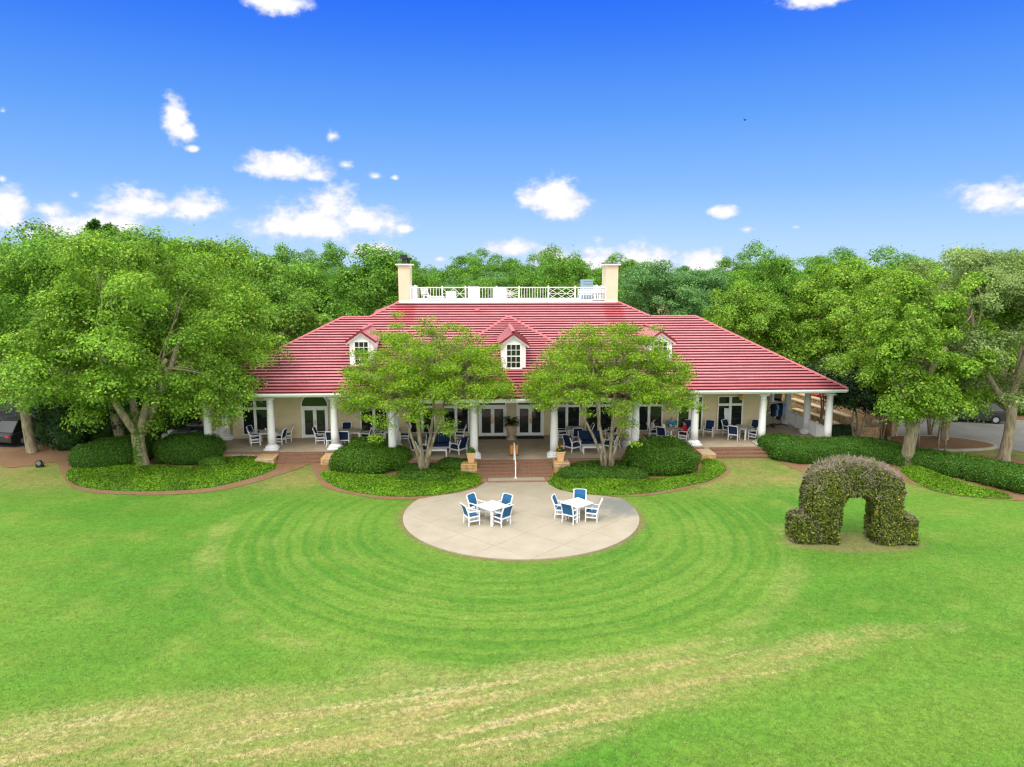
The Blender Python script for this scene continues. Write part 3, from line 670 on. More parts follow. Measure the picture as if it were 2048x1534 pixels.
# ------------------------------------------------------------------ patio of saw-cut concrete panels
def clip_convex(sub, win):
    out = list(sub); k = len(win)
    for i in range(k):
        a, b = win[i], win[(i + 1) % k]; inp, out = out, []
        if not inp: break
        def side(p): return (b[0] - a[0]) * (p[1] - a[1]) - (b[1] - a[1]) * (p[0] - a[0])
        for j in range(len(inp)):
            p, q = inp[j - 1], inp[j]; sp_, sq = side(p), side(q)
            if (sp_ >= 0) != (sq >= 0):
                t = sp_ / (sp_ - sq); out.append((p[0] + (q[0] - p[0]) * t, p[1] + (q[1] - p[1]) * t))
            if sq >= 0: out.append(q)
    return out
PC = (.42, 32.45); PR_ = 5.52
ang0 = math.atan2(34.95 - PC[1], 6.1 - PC[0]); arc = []
a_l = math.pi - math.atan2(34.75 - PC[1], PC[0] + 5.25)
for i in range(61):
    a = a_l + (2 * math.pi + ang0 - a_l) * i / 60; arc.append((PC[0] + PR_ * math.cos(a), PC[1] + PR_ * math.sin(a)))
bite_r = [(4.6, 35.05), (3.3, 35.45), (2.45, 36.1), (2.0, 37.0), (1.85, 38.15)]
bite_l = [(-1.45, 38.15), (-1.5, 37.2), (-1.85, 36.4), (-2.7, 35.55), (-3.9, 35.0)]
patio_out = arc + bite_r + bite_l
patio = empty('patio', (0, 0, 0)); patio['kind'] = 'structure'
CS = 2.05
def diamond(i, j, gap):
    s = CS / 2 - gap; c0, c1 = (i + .5) * CS, (j + .5) * CS; q = []
    for (a, b) in ((-s, -s), (s, -s), (s, s), (-s, s)):
        u, v = c0 + a, c1 + b; ang = BYAW + math.pi / 4
        q.append((PC[0] + .1 + u * math.cos(ang) - v * math.sin(ang), PC[1] + .3 + u * math.sin(ang) + v * math.cos(ang)))
    return q
rp = random.Random(4)
for i in range(-6, 6):
    for j in range(-6, 6):
        c = clip_convex(patio_out, diamond(i, j, .006))
        if len(c) < 3: continue
        d = [c[0]]
        for p in c[1:]:
            if math.hypot(p[0] - d[-1][0], p[1] - d[-1][1]) > .004: d.append(p)
        ar = abs(sum(d[k - 1][0] * d[k][1] - d[k][0] * d[k - 1][1] for k in range(len(d)))) / 2
        if ar < .02: continue
        h = .045 + rp.uniform(-.0015, .0015)
        mb = MB(); tri = geometry.tessellate_polygon([[Vector((p[0], p[1], 0)) for p in d]])
        mb.v = [(p[0], p[1], h) for p in d] + [(p[0], p[1], -.1) for p in d]; k = len(d)
        for tr in tri: mb.f.append(tuple(tr)); mb.m.append(0)
        for a in range(k): mb.f.append((a, (a + 1) % k, k + (a + 1) % k, k + a)); mb.m.append(0)
        mb.build('slab', M['concrete'], patio)
mbj = MB(); tri = geometry.tessellate_polygon([[Vector((p[0], p[1], 0)) for p in patio_out]])
mbj.v = [(p[0] * .999 + PC[0] * .001, p[1] * .999 + PC[1] * .001, .026) for p in patio_out]; mbj.f = [tuple(t) for t in tri]; mbj.m = [0] * len(mbj.f)
mbj.build('joint_bed', M['kerb'], patio)

# ------------------------------------------------------------------ mulch and planting beds
def bed_outline(px, n=5): return [(v.x, v.y) for v in catmull([(*G(*p).to_2d(), 0) for p in px], n)]
left_mulch = [(0, 880), (0, 930), (60, 932), (110, 925), (122, 945), (140, 972), (180, 985), (240, 989), (330, 990), (420, 984), (500, 968), (560, 950), (600, 937), (616, 930), (640, 928), (643, 921), (545, 921), (480, 908), (420, 902), (300, 878), (150, 872), (60, 880)]
mid_left_mulch = [(622, 930), (632, 952), (650, 975), (700, 988), (760, 998), (812, 1000), (850, 997), (930, 984), (968, 968), (966, 935), (930, 925), (800, 920), (700, 910), (640, 912)]
mid_right_mulch = [(1100, 930), (1092, 958), (1108, 977), (1180, 990), (1268, 993), (1300, 991), (1370, 979), (1428, 963), (1459, 946), (1458, 936), (1440, 922), (1390, 917), (1300, 912), (1200, 917), (1130, 922)]
right_mulch = [(1546, 912), (1558, 924), (1590, 939), (1625, 945), (1700, 938), (1800, 960), (1900, 990), (2025, 1001), (2048, 1002), (2100, 1004), (2100, 960), (2048, 920), (1900, 905), (1750, 885), (1600, 885), (1545, 900)]
flat_sheet('mulch_bed', bed_outline(left_mulch), M['mulch'], .02)
flat_sheet('mulch_bed', bed_outline(mid_left_mulch), M['mulch'], .02)
flat_sheet('mulch_bed', bed_outline(mid_right_mulch), M['mulch'], .02)
flat_sheet('mulch_bed', bed_outline(right_mulch), M['mulch'], .02)

def ground_cover(label, px, n, seed, h=.20, size=.085, mat_='cover'):
    poly = bed_outline(px); g = rs(seed)
    hf = lambda c, d: .02 + h * (1 - np.exp(-d / .22)) + .05 * np.sin(c[:, 0] * 1.7 + seed) * np.sin(c[:, 1] * 2.1) * np.clip(d, 0, .5)
    v, f = sheet(poly, .22, hf); pos, nr = tri_sample(v, f, n, g); nr[nr[:, 2] < 0] *= -1
    pos[:, 2] += g.uniform(-.01, .055, n); lv = leaf_quads(pos, nr + g.normal(size=(n, 3)) * .5, size, g, .7)
    nv = len(v); me = bpy.data.meshes.new('ground_cover')
    lf = (np.arange(len(lv)).reshape(-1, 4) + nv).tolist()
    me.from_pydata(v.tolist() + lv.tolist(), [], [tuple(t) for t in f] + lf)
    mi = np.zeros(len(me.polygons), np.int32); mi[len(f):] = 1; me.polygons.foreach_set('material_index', mi)
    tag(link('ground_cover', me, [M['core'], M[mat_]]), label, 'ground cover', kind='stuff')
ground_cover('low bright green ground cover around the foot of the left oak', [(134, 945), (146, 968), (190, 979), (250, 983), (330, 983), (420, 976), (490, 960), (535, 946), (553, 933), (520, 922), (470, 912), (425, 908), (400, 935), (290, 932), (200, 930)], 26000, 3)
ground_cover('bright green ground cover bed left of the central steps', [(644, 946), (656, 966), (700, 983), (770, 993), (850, 993), (920, 983), (962, 968), (973, 956), (960, 944), (905, 938), (860, 955), (800, 955), (720, 950)], 24000, 4)
ground_cover('bright green ground cover bed right of the central steps', [(1096, 955), (1104, 974), (1150, 986), (1220, 991), (1290, 988), (1360, 976), (1420, 962), (1452, 942), (1440, 926), (1405, 922), (1400, 945), (1330, 958), (1240, 962), (1170, 955), (1125, 945)], 24000, 5)
ground_cover('strip of green ground cover in front of the long right hedge', [(1800, 938), (1830, 965), (1880, 985), (1950, 995), (2020, 998), (2010, 990), (1950, 975), (1890, 955), (1840, 935)], 12000, 6)
ground_cover('darker low planting between the left crepe myrtle and the porch edge', [(800, 945), (860, 950), (930, 936), (930, 924), (870, 920), (815, 920)], 9000, 7, .32, .10, 'hedge')
ground_cover('darker low planting between the right crepe myrtle and the porch edge', [(1130, 940), (1180, 950), (1255, 948), (1250, 925), (1200, 918), (1135, 922)], 9000, 8, .32, .10, 'hedge')
ground_cover('dark green ground cover against the stone porch base on the left', [(425, 915), (470, 925), (520, 922), (515, 912), (470, 908), (430, 906)], 5000, 9, .25, .09, 'hedge')

# ------------------------------------------------------------------ driveway, island, car park, far fairway
flat_sheet('driveway', [(26.3, 46.8), (27.5, 44.9), (31.0, 43.5), (33.5, 40.5), (60, 30), (60, 42), (44, 47.0), (36.6, 52.3), (34, 62), (28, 64), (26.5, 53)], M['driveway'], .024, 1.5)
isl = [(24.6, 44.6), (25.2, 46.6), (27.4, 46.9), (29.4, 46.4), (30.7, 45.0), (30.3, 43.8), (28, 43.2), (25.5, 43.4)]
isl = [(v.x, v.y) for v in catmull([(*p, 0) for p in isl], 5)]
flat_sheet('mulch_island', isl, M['mulch'], .13, .5)
def kerb(name, pts, w=.16, h=.13, closed=False):
    mb = MB(); k = len(pts)
    for i in range(k if closed else k - 1):
        a, b = Vector(pts[i]).to_2d(), Vector(pts[(i + 1) % k]).to_2d(); za, zb = float(gz(a.x, a.y)), float(gz(b.x, b.y))
        mb.bar((a.x, a.y, za + h / 2), (b.x, b.y, zb + h / 2), w, h + .02)
    return tag(mb.build(name, M['kerb']), kind='structure')
kerb('kerb', isl, closed=True)
kerb('kerb', [(60, 42.1), (44, 47.1), (36.7, 52.4), (34.2, 62)])
flat_sheet('mulch_bank', [(60, 42.3), (44, 47.3), (36.9, 52.6), (34.6, 62), (46, 62), (60, 52)], M['mulch'], .02, 1.5)
flat_sheet('car_park', [(-80, 44), (-30.5, 44.2), (-29.5, 48), (-30, 60), (-80, 60)], M['asphalt'], .024, 2)
flat_sheet('car_park', [(23, 54.5), (32, 53), (34, 64), (40, 74), (24, 78), (22, 62)], M['asphalt'], .030, 2)

# ------------------------------------------------------------------ the clubhouse
house = empty('clubhouse', BO, BYAW, 'long cream clubhouse with red tiled hip roof and white-columned porch', 'building')
ZF = .75
def part(name, mb, m, parent=None, **k): return mb.build(name, m, parent or house, **k)
# porch floor
mb = MB(); mb.prism([(-19.2, -.22), (-7.95, -.22), (-7.95, -2.55), (7.05, -2.55), (7.05, -.22), (19.6, -.22), (19.6, 16), (-19.2, 16)], 'z', -.3, ZF - .004)
part('porch_floor', mb, M['porch'])
# score lines in the porch floor (diagonal joints in the centre bay, boards elsewhere) cut as narrow dark strips set in the slab
mb = MB()
for k in range(-9, 10):
    for sgn in (1, -1):
        c = k * 1.1
        pts = []
        for t in np.linspace(-6, 6, 61):
            x, y = c + t, sgn * t + .3
            if -2.3 < y < 3.3 and -2.4 < x < 1.4: pts.append((x, y))
        if len(pts) > 2: mb.bar((pts[0][0], pts[0][1], ZF - .002), (pts[-1][0], pts[-1][1], ZF - .002), .02, .006)
part('floor_joints', mb, M['mortar'])
# brick and stone edge of the porch
def brick_row(name, x0, x1, y, z, w=.072, d=.2, h=.09, gap=.012, axis='x', parent=None, seed=1):
    rng = random.Random(seed); mb = MB(); t = x0
    while t + w < x1:
        dz = rng.uniform(-.004, .004); dy = rng.uniform(-.006, .006)
        c = (t + w / 2, y + dy, z + dz) if axis == 'x' else (y + dy, t + w / 2, z + dz)
        mb.box(c, (w, d, h) if axis == 'x' else (d, w, h)); t += w + gap
    o = mb.build(name, M['brick'], parent or house); o['kind'] = 'stuff'; return o
for i, (a, b, y) in enumerate(((-19.2, -14.3, -.25), (-11.6, -7.95, -.25), (7.05, 11.2, -.25), (15.0, 19.6, -.25), (-7.95, -2.65, -2.58), (1.65, 7.05, -2.58))):
    brick_row('brick_edging', a, b, y, ZF - .045, seed=i)
    mb = MB(); mb.box(((a + b) / 2, y + .045, ZF - .38), (b - a, .22, .57)); part('brick_plinth', mb, M['brick'] if i > 3 else M['mortar'])
    if i < 4:
        rng = random.Random(i); zz = 0.02
        for row in range(3):
            x = a; hh = .2
            while x < b - .1:
                w = min(rng.uniform(.25, .6), b - x); mb = MB()
                mb.box((x + w / 2, y - .09, zz + hh / 2), (w - .025, .12 + rng.uniform(-.02, .03), hh - .025), taper=.96); part('stone', mb, M[rng.choice(['stone', 'stone2', 'stone3'])]); x += w
            zz += hh
# walls
WY = 3.4
mb = MB(); mb.box((-1.05, WY + 5.5, 2.3), (34.4, 11, 3.9)); part('wall', mb, M['wall'])
mb = MB(); mb.box((-1.05, WY - .012, ZF + .09), (34.4, .02, .18)); part('base_trim', mb, M['wall'])
# porch ceiling and beams
mb = MB(); mb.box((.2, 6.9, 4.17), (38.6, 14.6, .06)); mb.box((-.45, -1.3, 4.172), (14.6, 2.9, .06)); part('porch_ceiling', mb, M['trim'])
mb = MB()
mb.box((-13.4, .36, 4.045), (11.6, .42, .19)); mb.box((13.1, .36, 4.045), (12.5, .42, .19)); mb.box((-.46, -2.0, 4.045), (14.6, .42, .19))
for x in (-7.55, 6.64): mb.box((x, -.82, 4.044), (.40, 1.95, .188))
mb.box((19.1, 6, 4.043), (.42, 10.9, .186)); mb.box((-18.65, 6, 4.043), (.42, 10.9, .186)); part('porch_beam', mb, M['trim'])
mb = MB()
def gutter_run(mb, a, b):
    mb.bar(a, b, .13, .13)
def fascia_box(mb, x0, x1, y): mb.box(((x0 + x1) / 2, y + .09, 4.18), (x1 - x0, .03, .18))
g1 = MB(); E0, EC = -.5, -2.85
for (a, b, y) in ((-19.25, -7.9, E0), (7.0, 19.72, E0), (-7.9, 7.0, EC)):
    fascia_box(mb, a, b, y); g1.box(((a + b) / 2, y - .005, 4.235), (b - a, .13, .11))
for x in (-7.86, 6.96): mb.box((x, -1.65, 4.18), (.03, 2.3, .18)); g1.box((x - .08 if x < 0 else x + .08, -1.62, 4.235), (.13, 2.2, .11))
for x in (-19.2, 19.67): mb.box((x, 7.3, 4.18), (.03, 15.4, .178)); g1.box((x - .08 if x < 0 else x + .08, 7.3, 4.236), (.13, 15.5, .11))
part('fascia', mb, M['trim']); part('gutter', g1, M['white'], bevel=.015)
# columns
cp = MB()
cp.box((0, 0, .06), (.80, .80, .12)); cp.lathe([(.385, .12), (.395, .17), (.37, .225), (.30, .245), (.285, .30), (.235, .33)], n=24)
cp.lathe([(.232, .32), (.230, .9), (.222, 1.6), (.205, 2.3), (.183, 2.86)], n=24)
cp.lathe([(.205, 2.86), (.205, 2.90), (.185, 2.91), (.185, 3.0), (.26, 3.06), (.27, 3.09)], n=24); cp.box((0, 0, 3.135), (.58, .58, .11))
cme = cp.mesh('column'); cme.materials.append(M['white'])
for p in cme.polygons: p.use_smooth = abs(p.normal.z) < .9 and len(p.vertices) == 4 and p.area < .35
COLS = [(-18.65, .36), (-14.93, .36), (-11.18, .36), (-7.55, .36), (6.64, .36), (10.72, .36), (14.93, .36), (19.1, .36), (-2.8, -2.0), (1.81, -2.0), (-7.45, -2.0), (6.53, -2.0),
        (-18.6, 3.25), (19.1, 3.3), (19.1, 6.3), (19.1, 9.2)]
for c in COLS: inst(cme, 'column', house, (c[0], c[1], ZF))

# windows and doors
def wy(lx, z):      # scaled about the camera; image pixels cast on a plane 0.35 m further back
    k = .9924; return -2.42 + (lx + 2.42) * k, 11.3 - (11.3 - z) * k
def window(x0, x1, zb=1.0, zt=3.28, transom=2.70, glass='glass', mull=True):
    mb = MB(); y = WY - .03; fw = .07; xm = (x0 + x1) / 2
    for x in (x0 + fw / 2, x1 - fw / 2): mb.box((x, y, (zb + zt) / 2), (fw, .12, zt - zb))
    if mull: mb.box((xm, y - .002, (zb + zt) / 2), (.17, .124, zt - zb - .02))
    mb.box((xm, y - .004, transom), (x1 - x0 - .02, .128, .15)); mb.box((xm, y - .006, zt - fw / 2), (x1 - x0, .13, fw)); mb.box((xm, y - .02, zb + .02), (x1 - x0 + .1, .18, .06))
    o = part('window', mb, M['trim'])
    xs = [(x0 + fw, xm - .085), (xm + .085, x1 - fw)] if mull else [(x0 + fw, x1 - fw)]
    for (a, b) in xs:
        for (c, d) in ((zb + .05, transom - .075), (transom + .075, zt - fw)):
            q = MB(); q.box(((a + b) / 2, WY - .012, (c + d) / 2), (b - a, .02, d - c)); q.build('pane', M[glass], o)
for i, (a, b) in enumerate(((-17.72, -16.05), (-10.19, -8.43), (-7.03, -5.36), (-4.85, -3.17), (2.35, 4.12), (4.45, 6.27), (7.76, 9.58), (10.57, 12.24), (13.24, 14.94))):
    window(wy(a, 1)[0], wy(b, 1)[0], glass='glassgreen' if i == 7 else 'glass')
def door_pair(x0, x1, ztop, arch=False, plate=None):
    y = WY - .04; xm = (x0 + x1) / 2; mb = MB(); fw = .09
    for x in (x0 + fw / 2, x1 - fw / 2): mb.box((x, y, (ZF + ztop) / 2), (fw, .14, ztop - ZF))
    mb.box((xm, y - .002, ztop + .04), (x1 - x0, .144, .13))
    if not arch:
        for x in (x0 + .04, x1 - .04): mb.box((x, y, (ztop + 3.5) / 2), (.08, .12, 3.5 - ztop))
    fr = part('door_frame', mb, M['trim'])
    for (a, b, s) in ((x0 + fw, xm, 1), (xm, x1 - fw, -1)):
        d = MB(); st = .115
        for x in (a + st / 2, b - st / 2): d.box((x, y + .005, (ZF + ztop) / 2 + .005), (st - .008, .07, ztop - ZF - .03))
        for (z0, z1) in ((ZF + .02, ZF + .20), (ztop - .16, ztop - .03)): d.box(((a + b) / 2, y + .006, (z0 + z1) / 2), (b - a - .01, .068, z1 - z0))
        o = part('door', d, M['white'])
        q = MB(); q.box(((a + b) / 2, y + .02, (ZF + .2 + ztop - .16) / 2), (b - a - 2 * st + .02, .02, ztop - .36 - ZF + .02)); q.build('pane', M['glass'], o)
        hx = (b - .05) if s == 1 else (a + .05)
        h = MB(); h.box((hx, y - .06, 1.75), (.025, .03, .3)); h.box((hx, y - .045, 1.63), (.025, .05, .025)); h.box((hx, y - .045, 1.87), (.025, .05, .025)); h.build('handle', M['greymetal'], o)
        if plate == s:
            h = MB(); h.box((b - .055 if s == 1 else a + .055, y - .045, 1.86), (.10, .012, .62)); h.build('push_plate', M['brass'], o)
    if not arch:
        q = MB(); q.box((xm, WY - .012, (ztop + .1 + 3.4) / 2), (x1 - x0 - .16, .02, 3.4 - ztop - .1)); part('transom_pane', q, M['glass'])
for (a, b, pl_) in ((-2.54, -.72, 1), (-.06, 1.72, -1)):
    door_pair(wy(a, 1)[0], wy(b, 1)[0], 2.70, plate=pl_)
xa, xb = wy(-13.95, 1)[0], wy(-12.25, 1)[0]; door_pair(xa, xb, 2.72, arch=True)
xm = (xa + xb) / 2; ra = (xb - xa) / 2
mb = MB(); poly = [(xm - ra + .03, 2.81), (xm + ra - .03, 2.81)] + [(xm + (ra - .03) * math.cos(a), 2.81 + (ra - .03) * 1.02 * math.sin(a)) for a in np.linspace(.05, math.pi - .05, 18)]
mb.prism(poly, 'y', WY - .03, WY - .01); part('arched_pane', mb, M['glassgreen'])
mb = MB()
pts = [(xm + ra * math.cos(a), WY - .03, 2.81 + ra * 1.02 * math.sin(a)) for a in np.linspace(0, math.pi, 20)]
for p, q in zip(pts[:-1], pts[1:]): mb.bar(p, q, .06, .06)
part('arch_trim', mb, M['trim'])
# notices on the end window
nt_ = empty('paper_notice', B(13.75, WY - .05, 0), BYAW, 'white paper notice taped inside the porch window near the right end', 'notice')
mb = MB(); mb.box((0, 0, 2.22), (.34, .004, .46)); mb.build('sheet', M['paper'], nt_); mb = MB(); mb.box((.02, -.006, 1.87), (.30, .004, .26)); mb.build('sheet', M['paper'], nt_)

# ---- roof
S1 = .5; Z0 = 4.30
def zf(y): return Z0 + S1 * (y - E0)
roof = empty('roof', (0, 0, 0)); roof.parent = house
L0, R0, LR, RR, YR = -19.25, 19.72, -11.78, 12.62, 7.3
VL, VR, DL, DR, YD, YB = -9.95, 9.45, -8.2, 7.5, 9.15, 15.4
ZR, ZD = zf(YR), zf(YD)
mb = MB(); e = -.02
mb.quad((L0, E0, Z0 + e), (R0, E0, Z0 + e), (RR, YR, ZR + e), (VR, YR, ZR + e), (DR, YD, ZD + e), (DL, YD, ZD + e), (VL, YR, ZR + e), (LR, YR, ZR + e))
mb.quad((R0, E0, Z0 + e), (R0, 15.1, Z0 + e), (RR, YR, ZR + e)); mb.quad((L0, 15.1, Z0 + e), (L0, E0, Z0 + e), (LR, YR, ZR + e))
mb.quad((R0, 15.1, Z0 + e), (L0, 15.1, Z0 + e), (LR, YR, ZR + e), (RR, YR, ZR + e))
mb.quad((VR, YR, ZR + e), (VR + 1, YB + 2.2, ZR + e), (DR, YB, ZD + e), (DR, YD, ZD + e)); mb.quad((VL - 1, YB + 2.2, ZR + e), (VL, YR, ZR + e), (DL, YD, ZD + e), (DL, YB, ZD + e))
mb.quad((VR + 1, YB + 2.2, ZR + e), (VL - 1, YB + 2.2, ZR + e), (DL, YB, ZD + e), (DR, YB, ZD + e))
mb.build('roof_deck', M['tile'], roof)
AP = (-.44, 7.39, 8.25); S2 = (AP[2] - 4.35) / (AP[1] - EC); C0, C1 = -7.9, 7.0
mb = MB(); mb.quad((C0, EC, 4.34), (C1, EC, 4.34), AP); mb.quad((C0, E0, Z0 + .01), (C0, EC, 4.34), AP); mb.quad((C1, EC, 4.34), (C1, E0, Z0 + .01), AP); mb.build('gablet_deck', M['tile'], roof)
rng = random.Random(11)
def course(xl0, xr0, xl1, xr1, y0, y1, z0, z1):
    n = max(2, int((xr0 - xl0) / .9)); mb = MB(); lift = .115
    jz = [rng.uniform(-.006, .006) for _ in range(n + 1)]; jy = [rng.uniform(-.012, .012) for _ in range(n + 1)]
    bot = [(xl0 + (xr0 - xl0) * i / n, y0 - .035 + jy[i], z0 - .0175 + lift + jz[i]) for i in range(n + 1)]
    top = [(xl1 + (xr1 - xl1) * i / n, y1 + .02, z1 + .012) for i in range(n + 1)]
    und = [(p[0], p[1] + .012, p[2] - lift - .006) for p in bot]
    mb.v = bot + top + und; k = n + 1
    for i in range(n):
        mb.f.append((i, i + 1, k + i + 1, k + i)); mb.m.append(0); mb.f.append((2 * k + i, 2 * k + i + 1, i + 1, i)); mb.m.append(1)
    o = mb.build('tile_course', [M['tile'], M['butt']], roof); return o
NC, RUN = 27, YR - E0
du = RUN / NC
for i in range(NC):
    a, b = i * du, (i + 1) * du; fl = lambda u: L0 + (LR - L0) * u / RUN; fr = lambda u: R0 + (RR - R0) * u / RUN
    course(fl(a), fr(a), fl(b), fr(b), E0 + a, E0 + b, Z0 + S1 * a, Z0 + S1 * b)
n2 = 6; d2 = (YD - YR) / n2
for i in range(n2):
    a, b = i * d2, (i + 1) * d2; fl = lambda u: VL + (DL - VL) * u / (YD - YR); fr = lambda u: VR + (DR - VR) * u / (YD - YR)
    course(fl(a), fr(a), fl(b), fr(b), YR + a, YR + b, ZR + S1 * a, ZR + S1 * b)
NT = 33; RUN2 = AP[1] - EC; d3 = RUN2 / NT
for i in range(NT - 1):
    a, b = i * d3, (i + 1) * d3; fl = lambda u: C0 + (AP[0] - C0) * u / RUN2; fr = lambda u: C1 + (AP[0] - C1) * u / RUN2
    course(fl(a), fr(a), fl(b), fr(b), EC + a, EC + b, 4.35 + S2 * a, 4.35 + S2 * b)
rt = MB(); nseg = 6
v0 = []
for t, rr in ((-.20, .125), (.20, .105)):
    for k in range(nseg + 1):
        a = math.pi * k / nseg; v0.append((math.cos(a) * rr * 1.15, t, math.sin(a) * rr * .75))
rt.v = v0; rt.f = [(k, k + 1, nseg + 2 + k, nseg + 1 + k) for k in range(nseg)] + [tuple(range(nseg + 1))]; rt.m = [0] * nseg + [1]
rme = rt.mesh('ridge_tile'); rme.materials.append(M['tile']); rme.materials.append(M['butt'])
def ridge(a, b, lift=.03):
    a, b = Vector(a), Vector(b); d = b - a; n = int(d.length / .36)
    q = d.to_track_quat('Y', 'Z').to_euler()
    for i in range(n): inst(rme, 'ridge_tile', roof, a.lerp(b, (i + .5) / n) + Vector((0, 0, lift)), q)
ridge((R0, E0, Z0), (RR, YR, ZR)); ridge((L0, E0, Z0), (LR, YR, ZR)); ridge((RR, YR, ZR), (VR, YR, ZR)); ridge((LR, YR, ZR), (VL, YR, ZR))
ridge((VR, YR, ZR), (DR, YD, ZD)); ridge((VL, YR, ZR), (DL, YD, ZD)); ridge((C0, EC, 4.35), AP); ridge((C1, EC, 4.35), AP)
mb = MB(); mb.box((-2.6, 8.05, zf(8.05) + .12), (.34, .3, .22)); mb.build('roof_vent', M['tile'], roof)

# ---- dormers
def dormer(cx, y0, zb, bz_fun, ze, za, hw, ov, depth_fun):
    d = MB(); yb = depth_fun(ze)
    d.prism([(cx - hw, zb), (cx + hw, zb), (cx + hw, ze), (cx, za - .05), (cx - hw, ze)], 'y', y0, y0 + .12)
    for s in (-1, 1): d.quad((cx + s * hw, y0 + .1, zb), (cx + s * hw, y0 + .1, ze), (cx + s * hw, yb, ze), (cx + s * hw, yb, ze - .02))
    o = part('dormer', d, M['white'])
    sl = (za - ze) / hw; ez = za - sl * ov; yr = depth_fun(za)
    for s in (-1, 1):
        n = 12
        q = MB()
        for (dz, flip) in ((.0, 0), (-.10, 1)):
            q.quad((cx, y0 - .22, za + .05 + dz), (cx + s * ov, y0 - .22, ez + .05 + dz), (cx + s * ov, depth_fun(ez) + .15, ez + .05 + dz), (cx, yr + .2, za + .05 + dz))
        q.mi = 1
        q.quad((cx + s * ov, y0 - .22, ez + .05), (cx + s * ov, y0 - .22, ez - .05), (cx + s * ov, depth_fun(ez) + .15, ez - .05), (cx + s * ov, depth_fun(ez) + .15, ez + .05))
        q.build('roof_slope', [M['tile'], M['maroon']], o)
        q = MB(); q.prism([(cx, za + .06), (cx + s * (ov + .01), ez + .06), (cx + s * (ov + .01), ez - .09), (cx, za - .09)], 'y', y0 - .25, y0 - .221); q.build('bargeboard', M['maroon'], o)
        q = MB(); q.prism([(cx, za - .092), (cx + s * (ov - .02), ez - .092), (cx + s * (ov - .02), ez - .21), (cx, za - .21)], 'y', y0 - .16, y0 - .002); q.build('rake_trim', M['white'], o)
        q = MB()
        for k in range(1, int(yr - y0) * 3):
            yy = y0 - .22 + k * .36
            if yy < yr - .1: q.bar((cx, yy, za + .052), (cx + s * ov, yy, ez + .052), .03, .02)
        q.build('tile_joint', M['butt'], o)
    for k in range(int((yr - y0 + .2) / .36)): inst(rme, 'ridge_tile', o, (cx, y0 - .03 + k * .36, za + .07), (0, 0, math.pi))
    # sash window
    ww, w0, w1 = hw * .60, zb + .12, ze - .13
    q = MB()
    for s in (-1, 1): q.box((cx + s * ww, y0 - .02, (w0 + w1) / 2), (.09, .06, w1 - w0))
    q.box((cx, y0 - .022, w1), (2 * ww + .09, .064, .09)); q.box((cx, y0 - .03, w0), (2 * ww + .16, .09, .08)); q.box((cx, y0 - .024, (w0 + w1) / 2), (2 * ww, .05, .06))
    for z in (w0 + (w1 - w0) * .25, w0 + (w1 - w0) * .75): q.box((cx, y0 - .021, z), (2 * ww, .04, .028))
    for s in (-1, 1): q.box((cx + s * ww / 3, y0 - .0205, (w0 + w1) / 2), (.028, .039, w1 - w0))
    q.build('window_frame', M['trim'], o)
    for i in range(3):
        for j in range(4):
            a = cx - ww + 2 * ww * i / 3; c = w0 + (w1 - w0) * j / 4
            q = MB(); q.box((a + ww / 3, y0 - .008, c + (w1 - w0) / 8), (2 * ww / 3, .016, (w1 - w0) / 4)); q.build('pane', M['glass'], o)
main_d = lambda z: (z - Z0) / S1 + E0
cen_d = lambda z: (z - 4.35) / S2 + EC
for cx, y0, zb, za, fn in ((-9.70, 2.06, 5.50, 7.73, main_d), (8.88, 2.06, 5.50, 7.66, main_d), (-.42, .30, 5.48, 7.70, cen_d)):
    dormer(cx, y0, zb, None, za - .52, za, .73, .93, fn)

# ---- roof deck and chimneys
mb = MB(); mb.box(((DL + DR) / 2, (YD + YB) / 2, ZD + .04), (DR - DL, YB - YD, .12)); part('roof_terrace', mb, M['trim'])
def chimney(x0, x1, inner, flue):
    y0, y1, z0, z1 = 9.22, 11.0, 8.9, 11.76; c = MB(); xm = (x0 + x1) / 2
    c.box((xm, (y0 + y1) / 2, (z0 + z1) / 2), (x1 - x0, y1 - y0, z1 - z0)); o = part('chimney', c, M['cream'])
    q = MB(); q.box((xm, (y0 + y1) / 2, z1 + .045), (x1 - x0 + .32, y1 - y0 + .32, .09)); q.build('chimney_cap', M['trim'], o)
    q = MB(); q.box((inner, (y0 + y1) / 2 + .1, z1 - .75), (.03, .34, 1.1)); q.build('slot_recess', M['wall'], o)
    if flue:
        for (dx, dy, h) in ((0.08, .5, .62), (.36, .9, .44)):
            q = MB(); q.box((x0 + .3 + dx, y0 + dy, z1 + .09 + h * .3), (.24, .24, h * .6)); q.box((x0 + .3 + dx, y0 + dy, z1 + .09 + h * .8), (.46, .46, h * .45)); q.build('flue', M['black'], o)
chimney(-8.15, -7.36, -7.355, True); chimney(6.63, 7.49, 6.622, False)

